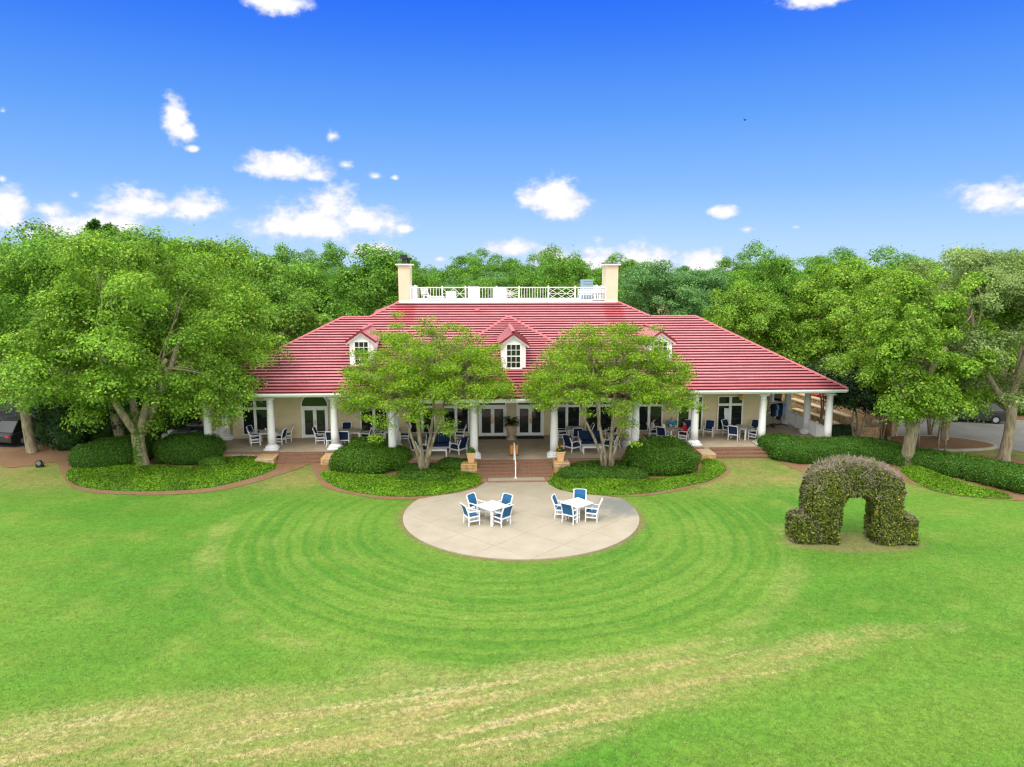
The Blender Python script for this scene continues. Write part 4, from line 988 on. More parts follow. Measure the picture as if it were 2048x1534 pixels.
# rooftop railing
rail = empty('roof_railing', BO, BYAW, 'white patterned railing round the rooftop terrace between the chimneys', 'railing')
bal = MB().box((0, 0, .5), (.032, .032, .92)).mesh('baluster'); bal.materials.append(M['white'])
pst = MB().box((0, 0, .53), (.10, .10, 1.04)).box((0, 0, 1.06), (.13, .13, .04)).mesh('post'); pst.materials.append(M['white'])
bal2 = MB().box((0, 0, .5), (.05, .05, .88)).mesh('baluster'); bal2.materials.append(M['white'])
def rail_line(owner, a, b, z, posts, bays, post=pst, bl=None, gap=.19):
    a, b = Vector(a), Vector(b); d = b - a; L_ = d.length; ang = math.atan2(d.y, d.x)
    for t in posts: p = a.lerp(b, t); inst(post, 'post', owner, (p.x, p.y, z), (0, 0, ang))
    for nm, zz, h in (('top_rail', .97, .07), ('bottom_rail', .10, .06)):
        q = MB(); q.bar((a.x, a.y, z + zz), (b.x, b.y, z + zz), .07, h); q.build(nm, M['white'], owner)
    for (t0, t1, kind) in bays:
        p, q_ = a.lerp(b, t0), a.lerp(b, t1); w = (q_ - p).length
        if kind == 'b':
            n = max(2, int(w / gap))
            for i in range(1, n): c = p.lerp(q_, i / n); inst(bl or bal, 'baluster', owner, (c.x, c.y, z + .03), (0, 0, ang))
        else:
            m = MB(); P = lambda u, v: (p.x + (q_.x - p.x) * u, p.y + (q_.y - p.y) * u, z + .13 + .81 * v); t = .030
            if kind == 'x':
                for (u0, u1) in ((0, .5), (.5, 1)): m.bar(P(u0, 0), P(u1, 1), t); m.bar(P(u0, 1), P(u1, 0), t)
                m.bar(P(.5, 0), P(.5, 1), t); m.bar(P(0, .5), P(1, .5), t)
            if kind == 'd':
                for (u0, u1) in ((0, .333), (.333, .667), (.667, 1)):
                    for (v0_, v1_) in ((0, .5), (.5, 1)): m.bar(P(u0, v0_), P(u1, v1_), t); m.bar(P(u0, v1_), P(u1, v0_), t)
                m.bar(P(0, .5), P(1, .5), t)
            if kind == 's':
                for k in range(8):
                    aa = math.pi * k / 8; dx, dz = math.cos(aa), math.sin(aa); s = min(.5 / max(abs(dx), 1e-6), .5 / max(abs(dz), 1e-6)); m.bar(P(.5 - dx * s, .5 - dz * s), P(.5 + dx * s, .5 + dz * s), t)
                ring = [P(.5 + .22 * math.cos(k * math.pi / 8), .5 + .27 * math.sin(k * math.pi / 8)) for k in range(17)]
                for u, v in zip(ring[:-1], ring[1:]): m.bar(u, v, t)
            m.build('lattice', M['white'], owner)
X0, X1 = -7.34, 6.62; RX = [-7.34, -5.07, -3.42, -1.21, .39, 2.49, 4.42, 6.62]; ZT = ZD + .10
tt = [(x - X0) / (X1 - X0) for x in RX]; kinds = 'bxbsbdb'
rail_line(rail, (X0, YD + .12), (X1, YD + .12), ZT, tt, [(tt[i], tt[i + 1], kinds[i]) for i in range(7)])
for x in (X0, X1): rail_line(rail, (x, YD + .12), (x, YB - .15), ZT, [.33, .66], [(0, .33, 'b'), (.33, .66, 'b'), (.66, 1, 'b')])
# rooftop equipment
def condenser(x, y, w, d, h, m, label):
    t = empty('condenser_unit', B(x, y, ZT), BYAW, label, 'air conditioner'); q = MB(); q.box((0, 0, h / 2 + .05), (w, d, h)); q.build('casing', m, t, bevel=.02)
    q = MB()
    for k in range(7): q.box((0, -d / 2 - .008, .14 + (h - .2) * k / 6), (w * .86, .016, .03))
    q.build('louvre', M['greymetal'] if m is M['acblue'] else M['trim'], t); q = MB(); q.lathe([(w * .33, h + .05), (w * .33, h + .085)], n=16); q.build('fan_guard', M['greymetal'], t)
    q = MB()
    for sx in (-1, 1): q.box((sx * w * .4, 0, .025), (.08, d * .9, .05))
    q.build('foot', M['black'], t)
condenser(-4.5, 10.6, .75, .6, .62, M['acwhite'], 'low white condenser on the roof terrace behind the left crossed railing panel')
condenser(-2.85, 11.0, .85, .6, .95, M['acwhite'], 'white condenser behind the second post bay of the roof railing')
condenser(-.95, 10.8, 1.0, .8, .9, M['acwhite'], 'larger white condenser just left of the starburst railing panel')
condenser(5.55, 11.3, .85, .7, 1.45, M['acblue'], 'tall bluish condenser standing above the railing beside the right chimney')
t = empty('roof_bench', B(5.5, 10.1, ZT), BYAW, 'white slatted bench behind the right end of the roof railing', 'bench')
q = MB(); [q.box((0, k * .12 - .2, .42), (1.5, .09, .04)) for k in range(4)]; q.build('seat', M['white'], t)
for sx in (-.65, .65):
    for sy in (-.2, .16): q = MB(); q.box((sx, sy, .2), (.06, .06, .4)); q.build('leg', M['white'], t)
q = MB(); [q.box((0, .24, .55 + k * .12), (1.5, .03, .08)) for k in range(3)]; q.build('backrest', M['white'], t)
t = empty('deck_chair', B(-6.3, 10.2, ZT), BYAW + .6, 'small white folding chair behind the left end of the roof railing', 'chair')
q = MB(); q.box((0, 0, .40), (.5, .5, .04)); q.build('seat', M['white'], t); q = MB(); [q.box((0, .28 + k * .03, .55 + k * .14), (.5, .03, .09)) for k in range(3)]; q.build('backrest', M['white'], t)
for s in (-1, 1): q = MB(); q.bar((s * .23, -.25, 0), (s * .23, .3, .9), .04); q.build('leg', M['white'], t); q = MB(); q.bar((s * .21, .3, 0), (s * .21, -.2, .42), .04); q.build('leg', M['white'], t)
t = empty('storage_box', B(-5.6, 10.0, ZT), BYAW, 'long low white box beside the folding chair on the roof terrace', 'box')
q = MB(); q.box((0, 0, .16), (1.2, .5, .28)); q.build('body', M['acwhite'], t, bevel=.02); q = MB(); q.box((0, 0, .32), (1.24, .54, .05)); q.build('lid', M['white'], t)
t = empty('metal_crate', B(6.15, 9.7, ZT), BYAW, 'dark wire crate at the right end of the roof railing', 'crate')
q = MB(); w, d, h = .75, .5, .5
for z in (.03, h): [q.bar(a, b, .03) for a, b in (((-w / 2, -d / 2, z), (w / 2, -d / 2, z)), ((w / 2, -d / 2, z), (w / 2, d / 2, z)), ((w / 2, d / 2, z), (-w / 2, d / 2, z)), ((-w / 2, d / 2, z), (-w / 2, -d / 2, z)))]
for k in range(9): q.bar((-w / 2 + w * k / 8, -d / 2, 0), (-w / 2 + w * k / 8, -d / 2, h), .018); q.bar((-w / 2 + w * k / 8, d / 2, 0), (-w / 2 + w * k / 8, d / 2, h), .018)
q.build('wire_frame', M['black'], t)

# porch side railings
def porch_rail(x, y0, y1, label):
    t = empty('porch_railing', BO, BYAW, label, 'railing', 'white railings between the porch side columns'); rail_line(t, (x, y0), (x, y1), ZF, [.5], [(0, .5, 'b'), (.5, 1, 'b')], bl=bal2, gap=.15)
porch_rail(-18.62, .60, 2.98, 'white porch railing at the left end of the porch')
porch_rail(19.1, .60, 3.04, 'white porch railing nearest the right corner column'); porch_rail(19.1, 3.56, 6.04, 'white porch railing behind the clothes rack side of the right porch'); porch_rail(19.1, 6.56, 8.94, 'farthest white porch railing on the right side of the porch')

# ------------------------------------------------------------------ steps and stone pedestals
def steps(label, x0, x1, ytop, n, rise, run, seed, landing=None):
    t = empty('brick_steps', B((x0 + x1) / 2, ytop, 0), BYAW, label, 'steps'); w = x1 - x0; rng = random.Random(seed)
    for i in range(n):
        z = ZF - rise * (i + (0 if landing is None else 0)); y = -run * i
        if i == 0: z = ZF
        core = MB(); core.box((0, y - run / 2 + .02, (z - .1 + -.2) / 2), (w, run + .06, z - .1 + .2)); core.build('step_core', M['mortar'], t)
        mb = MB(); x = -w / 2
        while x + .068 < w / 2 + .01:
            mb.box((x + .034, y - run / 2 - .03 + rng.uniform(-.006, .006), z - .048 + rng.uniform(-.004, .004) - .002), (.064, run + .05, .095)); x += .086
        o = mb.build('tread_bricks', M['brick'], t); o['kind'] = 'stuff'
        mb = MB(); x = -w / 2 - .1 * (i % 2)
        while x < w / 2:
            a, b = max(x, -w / 2), min(x + .2, w / 2)
            if b - a > .03: mb.box(((a + b) / 2, y - run + .025 + rng.uniform(-.004, .004), z - .125), (b - a - .012, .1, .058))
            x += .205
        o = mb.build('riser_bricks', M['brick'], t); o['kind'] = 'stuff'
    return t
ctr = steps('broad red brick steps in the middle of the porch leading down to the patio', -2.62, 1.62, -2.58, 5, .125, .30, 1)
left_steps = steps('red brick side steps between two columns left of the crepe myrtles', -14.25, -11.65, -.26, 3, .15, .32, 2)
right_steps = steps('red brick side steps at the right end of the porch', 11.5, 14.95, -.26, 3, .15, .32, 3)
t = empty('landing_slab', B(-.48, -4.35, 0), BYAW, 'pale concrete landing with brick nosing at the foot of the central steps', 'landing')
q = MB(); q.box((0, .02, .05), (3.1, .62, .17)); q.build('slab', M['concrete'], t)
q = MB(); x = -1.55
while x < 1.5: q.box((x + .1, -.35, .065), (.19, .1, .10)); x += .202
o = q.build('nosing_bricks', M['brick'], t); o['kind'] = 'stuff'
for s in (-1, 1): q = MB(); q.box((s * 1.83, .1, .06), (.5, .75, .16)); q.build('brick_pad', M['brick'], t)

def pedestal(label, x, y, w, d, z0, z1, seed):
    rng = random.Random(seed); t = empty('stone_pedestal', B(x, y, z0), BYAW, label, 'stone pedestal', 'stone pedestals flanking the porch steps')
    h = z1 - z0 - .08; rows = max(2, int(h / .15)); rh = h / rows
    core = MB(); core.box((0, 0, h / 2), (w - .12, d - .12, h)); core.build('mortar_core', M['mortar'], t)
    for r in range(rows):
        for (side, ln) in (('f', w), ('l', d), ('r', d), ('b', w)):
            u = -ln / 2
            while u < ln / 2 - .04:
                s = min(rng.uniform(.18, .42), ln / 2 - u)
                if ln / 2 - u - s < .1: s = ln / 2 - u
                pr = rng.uniform(-.015, .03); c = u + s / 2; zc = r * rh + rh / 2
                mb = MB(); p = {'f': (c, -d / 2 + .05 - pr, zc), 'b': (c, d / 2 - .05 + pr, zc), 'l': (-w / 2 + .05 - pr, c, zc), 'r': (w / 2 - .05 + pr, c, zc)}[side]
                dim = (s - .018, .12, rh - .016) if side in 'fb' else (.12, s - .018, rh - .016)
                mb.box(p, dim, rng.uniform(-.03, .03), taper=.97); mb.build('stone', M[rng.choice(['stone', 'stone', 'stone2', 'stone3'])], t); u += s
    y0 = -d / 2
    nx = 2 if w > .7 else 1; ny = max(1, int(d / .55))
    for i in range(nx):
        for j in range(ny):
            mb = MB(); mb.box((-w / 2 + w * (i + .5) / nx, -d / 2 + d * (j + .5) / ny, h + .045), (w / nx - .015 + .04, d / ny - .015 + .03, .085), rng.uniform(-.02, .02), taper=.97); mb.build('capstone', M[rng.choice(['stone3', 'stone'])], t, bevel=.012)
pedestal('golden stone pedestal under the left planter of the central steps', -3.08, -3.05, .86, 1.0, 0, .76, 21)
pedestal('golden stone pedestal under the right planter of the central steps', 2.10, -3.05, .86, 1.0, 0, .76, 22)
pedestal('low golden stone block left of the left side steps', -14.85, -.95, 1.05, 1.3, .22, .66, 23)
pedestal('low golden stone block between the left side steps and the big clipped bush', -11.2, -.95, .85, 1.3, .22, .66, 24)
pedestal('low golden stone block between the round bush and the right side steps', 11.05, -.95, .85, 1.3, .22, .66, 25)
pedestal('low golden stone block between the right side steps and the long hedge', 15.45, -.95, .95, 1.3, .22, .66, 26)

# handrail in the middle of the central steps
t = empty('handrail', B(-.52, -2.6, 0), BYAW, 'single white handrail running down the middle of the central steps', 'handrail')
q = MB(); q.tube([(0, .1, ZF + .95), (0, -.05, ZF + .96), (-.0, -1.6, .95), (0, -1.72, .93)], .035, 8); q.build('rail', M['white'], t, smooth=True)
for (y, z0, z1) in ((0.02, ZF, ZF + .95), (-1.62, .12, .95)):
    q = MB(); q.box((0, y, (z0 + z1) / 2), (.055, .055, z1 - z0)); q.build('post', M['white'], t)
    q = MB(); q.box((0, y, z0 + .015), (.16, .16, .03)); q.build('base_plate', M['white'], t)

# planters
def planter(x, y, z, label, flower):
    t = empty('planter', B(x, y, z), BYAW, label, 'planter'); q = MB()
    v = []
    for (zz, w) in ((0, .30), (.50, .44), (.50, .50), (.58, .50), (.58, .42), (.50, .41)):
        v += [(-w / 2, -w / 2, zz), (w / 2, -w / 2, zz), (w / 2, w / 2, zz), (-w / 2, w / 2, zz)]
    q.v = v
    for r in range(5):
        for k in range(4): q.f.append((r * 4 + k, r * 4 + (k + 1) % 4, r * 4 + 4 + (k + 1) % 4, r * 4 + 4 + k)); q.m.append(0)
    q.f.append((3, 2, 1, 0)); q.m.append(0); q.build('pot', M['pot'], t)
    q = MB(); q.box((0, 0, .51), (.4, .4, .02)); q.build('soil', M['mulch'], t)
    g = rs(int(abs(x) * 100)); d = sph(420, g); d[:, 2] = abs(d[:, 2]); p = d * np.array([.24, .24, .30]) * g.uniform(.5, 1.05, (420, 1)) + np.array([0, 0, .55])
    link('foliage', quads_mesh('foliage', leaf_quads(p, d + g.normal(size=d.shape) * .4, .085, g)), M['dark_leaf'] if flower else M['bush'], t)
    if flower:
        d = sph(26, g); d[:, 2] = abs(d[:, 2]) + .2; d /= np.linalg.norm(d, axis=1, keepdims=True)
        fl = MB()
        for k in d: p = k * np.array([.2, .2, .33]) + np.array([0, 0, .58]); fl.blob(p, .028, 6, 4)
        fl.build('flower', M['flower'], t)
planter(-2.96, -3.1, .762, 'peach square planter with a green plant left of the central steps', False)
planter(2.06, -3.1, .762, 'peach square planter with yellow flowers right of the central steps', True)

# urn with fern
t = empty('fern_urn', B(-.46, 2.35, ZF), BYAW, 'pale stone urn holding a large fern between the two central doors', 'urn')
q = MB(); q.box((0, 0, .05), (.52, .52, .10)); q.lathe([(.22, .10), (.17, .18), (.14, .26), (.22, .36), (.30, .50), (.33, .62), (.32, .70), (.40, .84), (.42, .92), (.38, .93)], n=20); q.build('urn', M['urn'], t, smooth=False)
g = rs(8); fr = []
for k in range(70):
    a = g.uniform(0, 2 * math.pi); reach = g.uniform(.35, .78); top = g.uniform(.25, .75); 
    for s in np.linspace(.1, 1, 11):
        r_ = reach * s; z = .92 + top * math.sin(s * math.pi * .62) * 1.0 - .35 * s ** 2
        for sd in (-1, 1):
            fr.append((r_ * math.cos(a) - sd * .035 * math.sin(a), r_ * math.sin(a) + sd * .035 * math.cos(a), z))
fr = np.array(fr); link('fern', quads_mesh('fern', leaf_quads(fr, np.tile([0, 0, 1.0], (len(fr), 1)) + g.normal(size=fr.shape) * .35, .105, g, .4)), M['fern'], t)
# wooden stand behind the handrail
t = empty('wooden_stand', B(-.49, -1.75, ZF), BYAW, 'orange varnished wooden stand at the top of the central steps behind the handrail', 'stand')
for s in (-1, 1):
    q = MB(); q.box((s * .15, 0, .36), (.16, .30, .52)); q.build('panel', M['wood'], t, bevel=.01)
    for yy in (-.11, .11): q = MB(); q.box((s * .19, yy, .05), (.04, .04, .10)); q.build('foot', M['black'], t)
q = MB(); q.box((0, 0, .64), (.48, .34, .04)); q.build('top', M['wood'], t); q = MB(); q.box((0, .05, .36), (.14, .18, .5)); q.build('back_board', M['wood'], t)
for x, lb in ((-1.68, 'black doormat in front of the left central doors'), (.78, 'black doormat in front of the right central doors')):
    q = MB(); q.box((0, 0, .008), (1.75, .75, .016)); o = q.build('doormat', M['rubber']); o.location = B(x, 2.78, ZF); o.rotation_euler = (0, 0, BYAW); tag(o, lb, 'doormat', 'doormats at the central doors')
# amber lamp seen at the right end window
t = empty('wall_lamp', B(14.55, 3.1, 3.17), BYAW, 'amber glass lamp hanging under the porch ceiling at the end window', 'lamp')
q = MB(); q.lathe([(.03, .22), (.10, .20), (.15, .08), (.13, -.05), (.05, -.14)], n=14); q.build('lamp_shade', M['lampwarm'], t, smooth=True); q = MB(); q.box((0, 0, .58), (.02, .02, .76)); q.build('stem', M['brass'], t)
# ------------------------------------------------------------------ outdoor furniture
def sling_chair(fabric, label, loc, rz, group, framem='frame'):
    t = empty('dining_chair', loc, rz, label, 'chair', group); W = .29; FM = M[framem]
    for s in (-1, 1):
        q = MB(); q.bar((s * W, .26, 0), (s * W, .25, .63), .04); q.build('leg', FM, t)
        q = MB(); q.bar((s * W, -.27, 0), (s * W, -.25, .43), .04); q.bar((s * W, -.25, .42), (s * W, -.31, .70), .044, .05); q.bar((s * W, -.31, .69), (s * W, -.43, .98), .042, .048); q.build('leg', FM, t)
        q = MB(); q.bar((s * W, .29, .645), (s * W, -.31, .66), .052, .028); q.build('armrest', FM, t)
        q = MB(); q.bar((s * W, .26, .22), (s * W, -.26, .22), .03, .05); q.bar((s * W, .26, .42), (s * W, -.26, .40), .03, .05); q.build('side_rail', FM, t)
    q = MB()
    for k in range(6):
        a, b = -W + 2 * W * k / 6, -W + 2 * W * (k + 1) / 6; f = lambda x: .035 * (1 - (x / W) ** 2)
        q.bar((a, -.43 - f(a) * .8, .975 + f(a) * .3), (b, -.43 - f(b) * .8, .975 + f(b) * .3), .035, .04)
    q.build('top_rail', FM, t)
    q = MB(); q.bar((-W, -.265, .39), (W, -.265, .39), .03, .05); q.bar((-W, .255, .40), (W, .255, .40), .03, .045); q.build('cross_rail', FM, t)
    def sheet_(pts, th, nm):
        q = MB(); n = len(pts)
        for (y, z, dip) in pts:
            for u in (-1, -.5, 0, .5, 1): q.v.append((u * (W - .02), y, z - dip * (1 - u * u)))
        for (y, z, dip) in pts:
            for u in (-1, -.5, 0, .5, 1): q.v.append((u * (W - .02), y - .004, z - dip * (1 - u * u) - th))
        o_ = 5 * n
        for i in range(n - 1):
            for k in range(4):
                a = i * 5 + k; q.f.append((a, a + 1, a + 6, a + 5)); q.f.append((o_ + a + 5, o_ + a + 6, o_ + a + 1, o_ + a)); q.m += [0, 0]
        for i in range(n - 1):
            for k in (0, 4): a = i * 5 + k; q.f.append((a, a + 5, o_ + a + 5, o_ + a)); q.m.append(0)
        for i in (0, n - 1):
            for k in range(4): a = i * 5 + k; q.f.append((a, a + 1, o_ + a + 1, o_ + a)); q.m.append(0)
        q.build(nm, M[fabric], t, smooth=False)
    sheet_([(.27, .43, .0), (.22, .445, .02), (.05, .425, .03), (-.15, .405, .03), (-.24, .42, .02)], .02, 'seat')
    sheet_([(-.262, .46, .0), (-.285, .60, 0), (-.325, .75, 0), (-.385, .88, 0), (-.43, .985, 0)], .02, 'backrest')
    return t
def square_table(label, loc, rz, w=1.08, d=1.08, top='tabletop', group=None):
    t = empty('patio_table', loc, rz, label, 'table', group); n = 8
    q = MB(); q.box((0, 0, .725), (w, d, .035)); q.build('tabletop', M[top], t, bevel=.006)
    q = MB()
    for s in (-1, 1): q.box((0, s * (d / 2 - .09), .672), (w - .16, .03, .07)); q.box((s * (w / 2 - .09), 0, .671), (.03, d - .16, .068))
    q.build('apron', M['frame'] if top == 'tabletop' else M['frame'], t)
    for sx in (-1, 1):
        for sy in (-1, 1): q = MB(); q.box((sx * (w / 2 - .07), sy * (d / 2 - .07), .353), (.085, .085, .706)); q.build('leg', M['frame'], t)
    return t
PZ = .047
def set_at(proto, loc, rz, label, group): return dup(proto, loc, rz, label, group)
# chairs face +y: rz turns them towards their table
tA, tB = Vector((-.90, 31.32, PZ)), Vector((3.02, 31.75, PZ))
square_table('white square table of the left set on the round patio', tA, R(45))
square_table('white square table of the right set on the round patio', tB, R(38))
def face(frm, to): d = to - frm; return math.atan2(-d.x, d.y)
chair0 = None
GP = 'blue sling chairs on the round patio'
for (tc, off, tw, lb) in ((tA, (-.92, -.36), .10, 'blue sling chair at the left corner of the left patio table, seen side on'), (tA, (-.70, .66), .12, 'blue sling chair behind the left patio table on its left, facing the viewer'),
                          (tA, (.44, .56), -.05, 'blue sling chair behind the left patio table on its right'), (tA, (.44, -.50), .08, 'blue sling chair nearest the viewer at the left patio table, back turned'),
                          (tB, (-.70, .12), -.12, 'blue sling chair on the left side of the right patio table'), (tB, (.18, .80), .1, 'blue sling chair behind the right patio table, facing the viewer'),
                          (tB, (-.34, -.56), -.1, 'blue sling chair nearest the viewer at the right patio table, back turned'), (tB, (.64, -.30), .22, 'blue sling chair on the right side of the right patio table, seen side on')):
    p = tc + Vector((off[0], off[1], 0)); rz = face(p, tc) + tw
    if chair0 is None: chair0 = sling_chair('blue', lb, p, rz, GP)
    else: dup(chair0, p, rz, lb, GP)
# porch dining sets (navy slings)
pch = None; GC = 'navy dining chairs on the porch'
def pchair(lx, ly, ang, lb):
    global pch
    p = B(lx, ly, ZF)
    if pch is None: pch = sling_chair('navy', lb, p, BYAW + R(ang), GC)
    else: dup(pch, p, BYAW + R(ang), lb, GC)
tb0 = square_table('weathered square table in the porch bay at the far left', B(-15.65, 2.15, ZF), BYAW + R(12), 1.05, 1.05, 'greytop')
def ptable(lx, ly, ang, lb): return dup(tb0, B(lx, ly, ZF), BYAW + R(ang), lb)
pchair(-16.55, 2.5, -100, 'navy chair behind the far left porch table under the window'); pchair(-16.3, 1.6, -70, 'navy chair at the front left of the far left porch table'); pchair(-14.85, 1.75, 80, 'navy chair at the front right of the far left porch table'); pchair(-14.65, 2.6, 105, 'navy chair at the back right of the far left porch table')
ptable(-11.45, 2.0, 0, 'weathered table behind the third column from the left'); ptable(-10.38, 2.0, 0, 'weathered table right of the third column from the left')
pchair(-12.35, 1.9, -90, 'navy chair facing right in front of the arched door'); pchair(-10.75, 1.15, 2, 'navy chair with its back to the lawn right of the third column'); pchair(-11.0, 2.95, 180, 'navy chair against the wall behind the long weathered table'); pchair(-9.6, 1.95, 88, 'navy chair facing left at the right end of the long weathered table'); pchair(-11.5, 1.1, -4, 'navy chair half hidden behind the third column from the left')
ptable(-7.95, 2.1, 5, 'weathered table behind the left pair of columns'); pchair(-8.75, 1.7, -70, 'navy chair left of the left pair of columns'); pchair(-7.2, 2.2, 95, 'navy chair right of the left pair of columns'); pchair(-8.6, 2.75, -115, 'navy chair under the window left of the paired columns')
ptable(-4.45, 2.15, 0, 'weathered table behind the left blue sofa'); pchair(-3.75, 2.2, 90, 'navy chair turned side on just left of the central left column'); pchair(-4.4, 2.95, 180, 'navy chair against the window behind the left sofa'); pchair(-5.3, 2.1, -90, 'navy chair behind the trunk of the left crepe myrtle')
ptable(3.6, 2.2, 0, 'weathered table behind the right blue sofa'); pchair(2.75, 2.1, -90, 'navy chair turned side on just right of the central right column'); pchair(4.35, 2.25, 90, 'navy chair behind the right sofa by the window'); pchair(3.6, 1.45, 3, 'navy chair with its back to the right sofa')
pchair(5.9, 2.3, 60, 'navy chair behind the trunks of the right crepe myrtle')
# table with people
TP = B(9.55, 1.95, ZF); square = dup(tb0, TP, BYAW + R(45), 'weathered table with drinks where three people sit')
CH = {'w': (8.62, 2.15, -95), 'f': (9.05, 1.40, -38), 'r': (10.38, 1.45, 62), 'b': (9.95, 2.75, 155)}
pchair(*CH['w'], 'navy chair under the person in the pale shirt'); pchair(*CH['f'], 'empty navy chair in front of the people table, back turned'); pchair(*CH['r'], 'navy chair under the person in the crimson shirt'); pchair(*CH['b'], 'navy chair under the person in the turquoise shirt')
pchair(11.15, 2.7, 175, 'navy chair half hidden behind the column right of the people'); pchair(12.35, 2.6, 150, 'lone navy chair against the tan wall between the two right windows')
ptable(14.35, 2.1, 45, 'weathered square table in the porch bay at the right end'); pchair(13.75, 2.75, -150, 'navy chair behind the right end table under the noticed window'); pchair(13.65, 1.55, -35, 'navy chair at the front left of the right end table'); pchair(15.0, 1.6, 40, 'navy chair at the front right of the right end table'); pchair(15.35, 2.65, 140, 'navy chair at the back right of the right end table')

# deep seating
def lounge(label, loc, rz, w=.72, seats=1, group=None, name='lounge_chair', cat='armchair'):
    t = empty(name, loc, rz, label, cat, group); h = w / 2
    for s in (-1, 1):
        q = MB(); q.bar((s * h, .36, 0), (s * (h - .01), .32, .60), .055); q.build('leg', M['frame'], t)
        q = MB(); q.bar((s * h, -.40, 0), (s * (h - .01), -.34, .58), .055); q.bar((s * (h - .02), -.34, .5), (s * (h - .02), -.52, .92), .045); q.build('leg', M['frame'], t)
        q = MB(); q.bar((s * (h - .005), .38, .615), (s * (h - .005), -.05, .64), .065, .035); q.bar((s * (h - .005), -.05, .64), (s * (h - .005), -.40, .60), .065, .035); q.build('armrest', M['frame'], t)
    q = MB(); q.bar((-h, .30, .27), (h, .30, .27), .04, .07); q.bar((-h, -.34, .27), (h, -.34, .27), .04, .07)
    for s in (-1, 1): q.bar((s * h, .3, .27), (s * h, -.34, .27), .04, .07)
    q.build('seat_frame', M['frame'], t)
    cw = (w - .08) / seats
    for k in range(seats):
        x = -w / 2 + .04 + cw * (k + .5)
        q = MB(); q.box((x, .0, .38), (cw - .01, .66, .16)); q.build('seat_cushion', M['navy'], t, bevel=.04)
        q = MB(); q.box((0, 0, 0), (cw - .01, .17, .56)); o = q.build('back_cushion', M['navy'], t, bevel=.05); o.location = (x, -.36, .70); o.rotation_euler = (R(20), 0, 0)
    return t
GL = 'navy cushioned lounge seats on the porch'
l0 = lounge('navy cushioned armchair left of the left crepe myrtle trunk', B(-6.0, -1.15, ZF), BYAW + R(-50), group=GL)
for (x, y, a, lb) in ((-3.75, -.95, 50, 'navy cushioned armchair at the right end of the left sofa'), (3.05, -.75, -55, 'navy cushioned armchair left of the right sofa'), (5.45, -.45, 55, 'navy cushioned armchair behind the right crepe myrtle trunks')): dup(l0, B(x, y, ZF), BYAW + R(a), lb)
s0 = lounge('navy two-seat sofa behind the left crepe myrtle trunk', B(-4.95, -.35, ZF), BYAW + R(180), 1.45, 2, GL, 'sofa', 'sofa'); dup(s0, B(4.25, -.05, ZF), BYAW + R(180), 'navy two-seat sofa behind the right crepe myrtle')
def coffee(label, x, y):
    t = empty('coffee_table', B(x, y, ZF), BYAW, label, 'table'); q = MB(); q.box((0, 0, .42), (1.15, .6, .04)); q.build('tabletop', M['tabletop'], t)
    q = MB(); [q.box((0, s * .27, .37), (1.09, .03, .06)) for s in (-1, 1)]; [q.box((s * .54, 0, .369), (.03, .51, .058)) for s in (-1, 1)]; q.build('apron', M['frame'], t)
    for sx in (-1, 1):
        for sy in (-1, 1): q = MB(); q.box((sx * .54, sy * .27, .2), (.06, .06, .40)); q.build('leg', M['frame'], t)
coffee('low white table in front of the left sofa', -4.95, -1.55); coffee('low white table in front of the right sofa', 4.15, -1.25)
# things on the tables
def prop_cup(lx, ly, z, label, r=.04, h=.11, m='white', name='cup', cat='cup'):
    t = empty(name, B(lx, ly, z), 0, label, cat); q = MB(); q.lathe([(r * .75, 0), (r, h), (r * .9, h), (r * .7, .02)], n=12); q.build('cup', M[m], t)
    q = MB(); q.lathe([(r * .86, h * .93), (.002, h * .935)], n=12); q.build('drink', M['brick'], t)
prop_cup(-15.85, 2.3, ZF + .745, 'white cup on the far left porch table', .055, .15)
prop_cup(9.25, 2.0, ZF + .745, 'white cup at the left of the people table'); prop_cup(9.95, 1.85, ZF + .745, 'white cup in front of the person in crimson', .045, .16)
prop_cup(9.6, 2.1, ZF + .745, 'dark bottle-green tumbler in the middle of the people table', .04, .14, 'dark')
def cap(lx, ly, z, rz, label, m='shirtwhite'):
    t = empty('cap', B(lx, ly, z), rz, label, 'cap'); q = MB(); n0 = 0
    q.tube([(0, 0, z_) for z_ in (0, .05, .10, .13, .14)], [.115, .115, .095, .05, .005], 12); q.build('crown', M[m], t, smooth=True)
    q = MB(); q.prism([(.09 * math.cos(a) * 1.1, .09 + .12 * math.sin(a)) for a in np.linspace(0, math.pi, 10)], 'z', .005, .018); q.build('brim', M[m], t)
cap(9.75, 2.35, ZF + .745, .4, 'white cap lying on the people table'); 
hat = empty('sun_hat', B(9.02, 1.32, ZF + .99), .3, 'white hat hung on the top of the empty chair at the people table', 'hat')
q = MB(); q.lathe([(.17, 0), (.12, .012), (.105, .02), (.10, .10), (.07, .13), (.004, .135)], n=14); q.build('hat', M['shirtwhite'], hat, smooth=True)
t = empty('flower_pot', B(-9.0, 2.75, ZF), 0, 'small pot of red and green leaves under the window left of the paired columns', 'pot plant'); q = MB(); q.lathe([(.10, 0), (.15, .3), (.17, .3), (.17, .34), (.14, .34)], n=12); q.build('pot', M['urn'], t)
g = rs(5); d = sph(160, g); d[:, 2] = abs(d[:, 2]); link('foliage', quads_mesh('foliage', leaf_quads(d * .26 + np.array([0, 0, .36]), d, .1, g)), M['bush'], t)

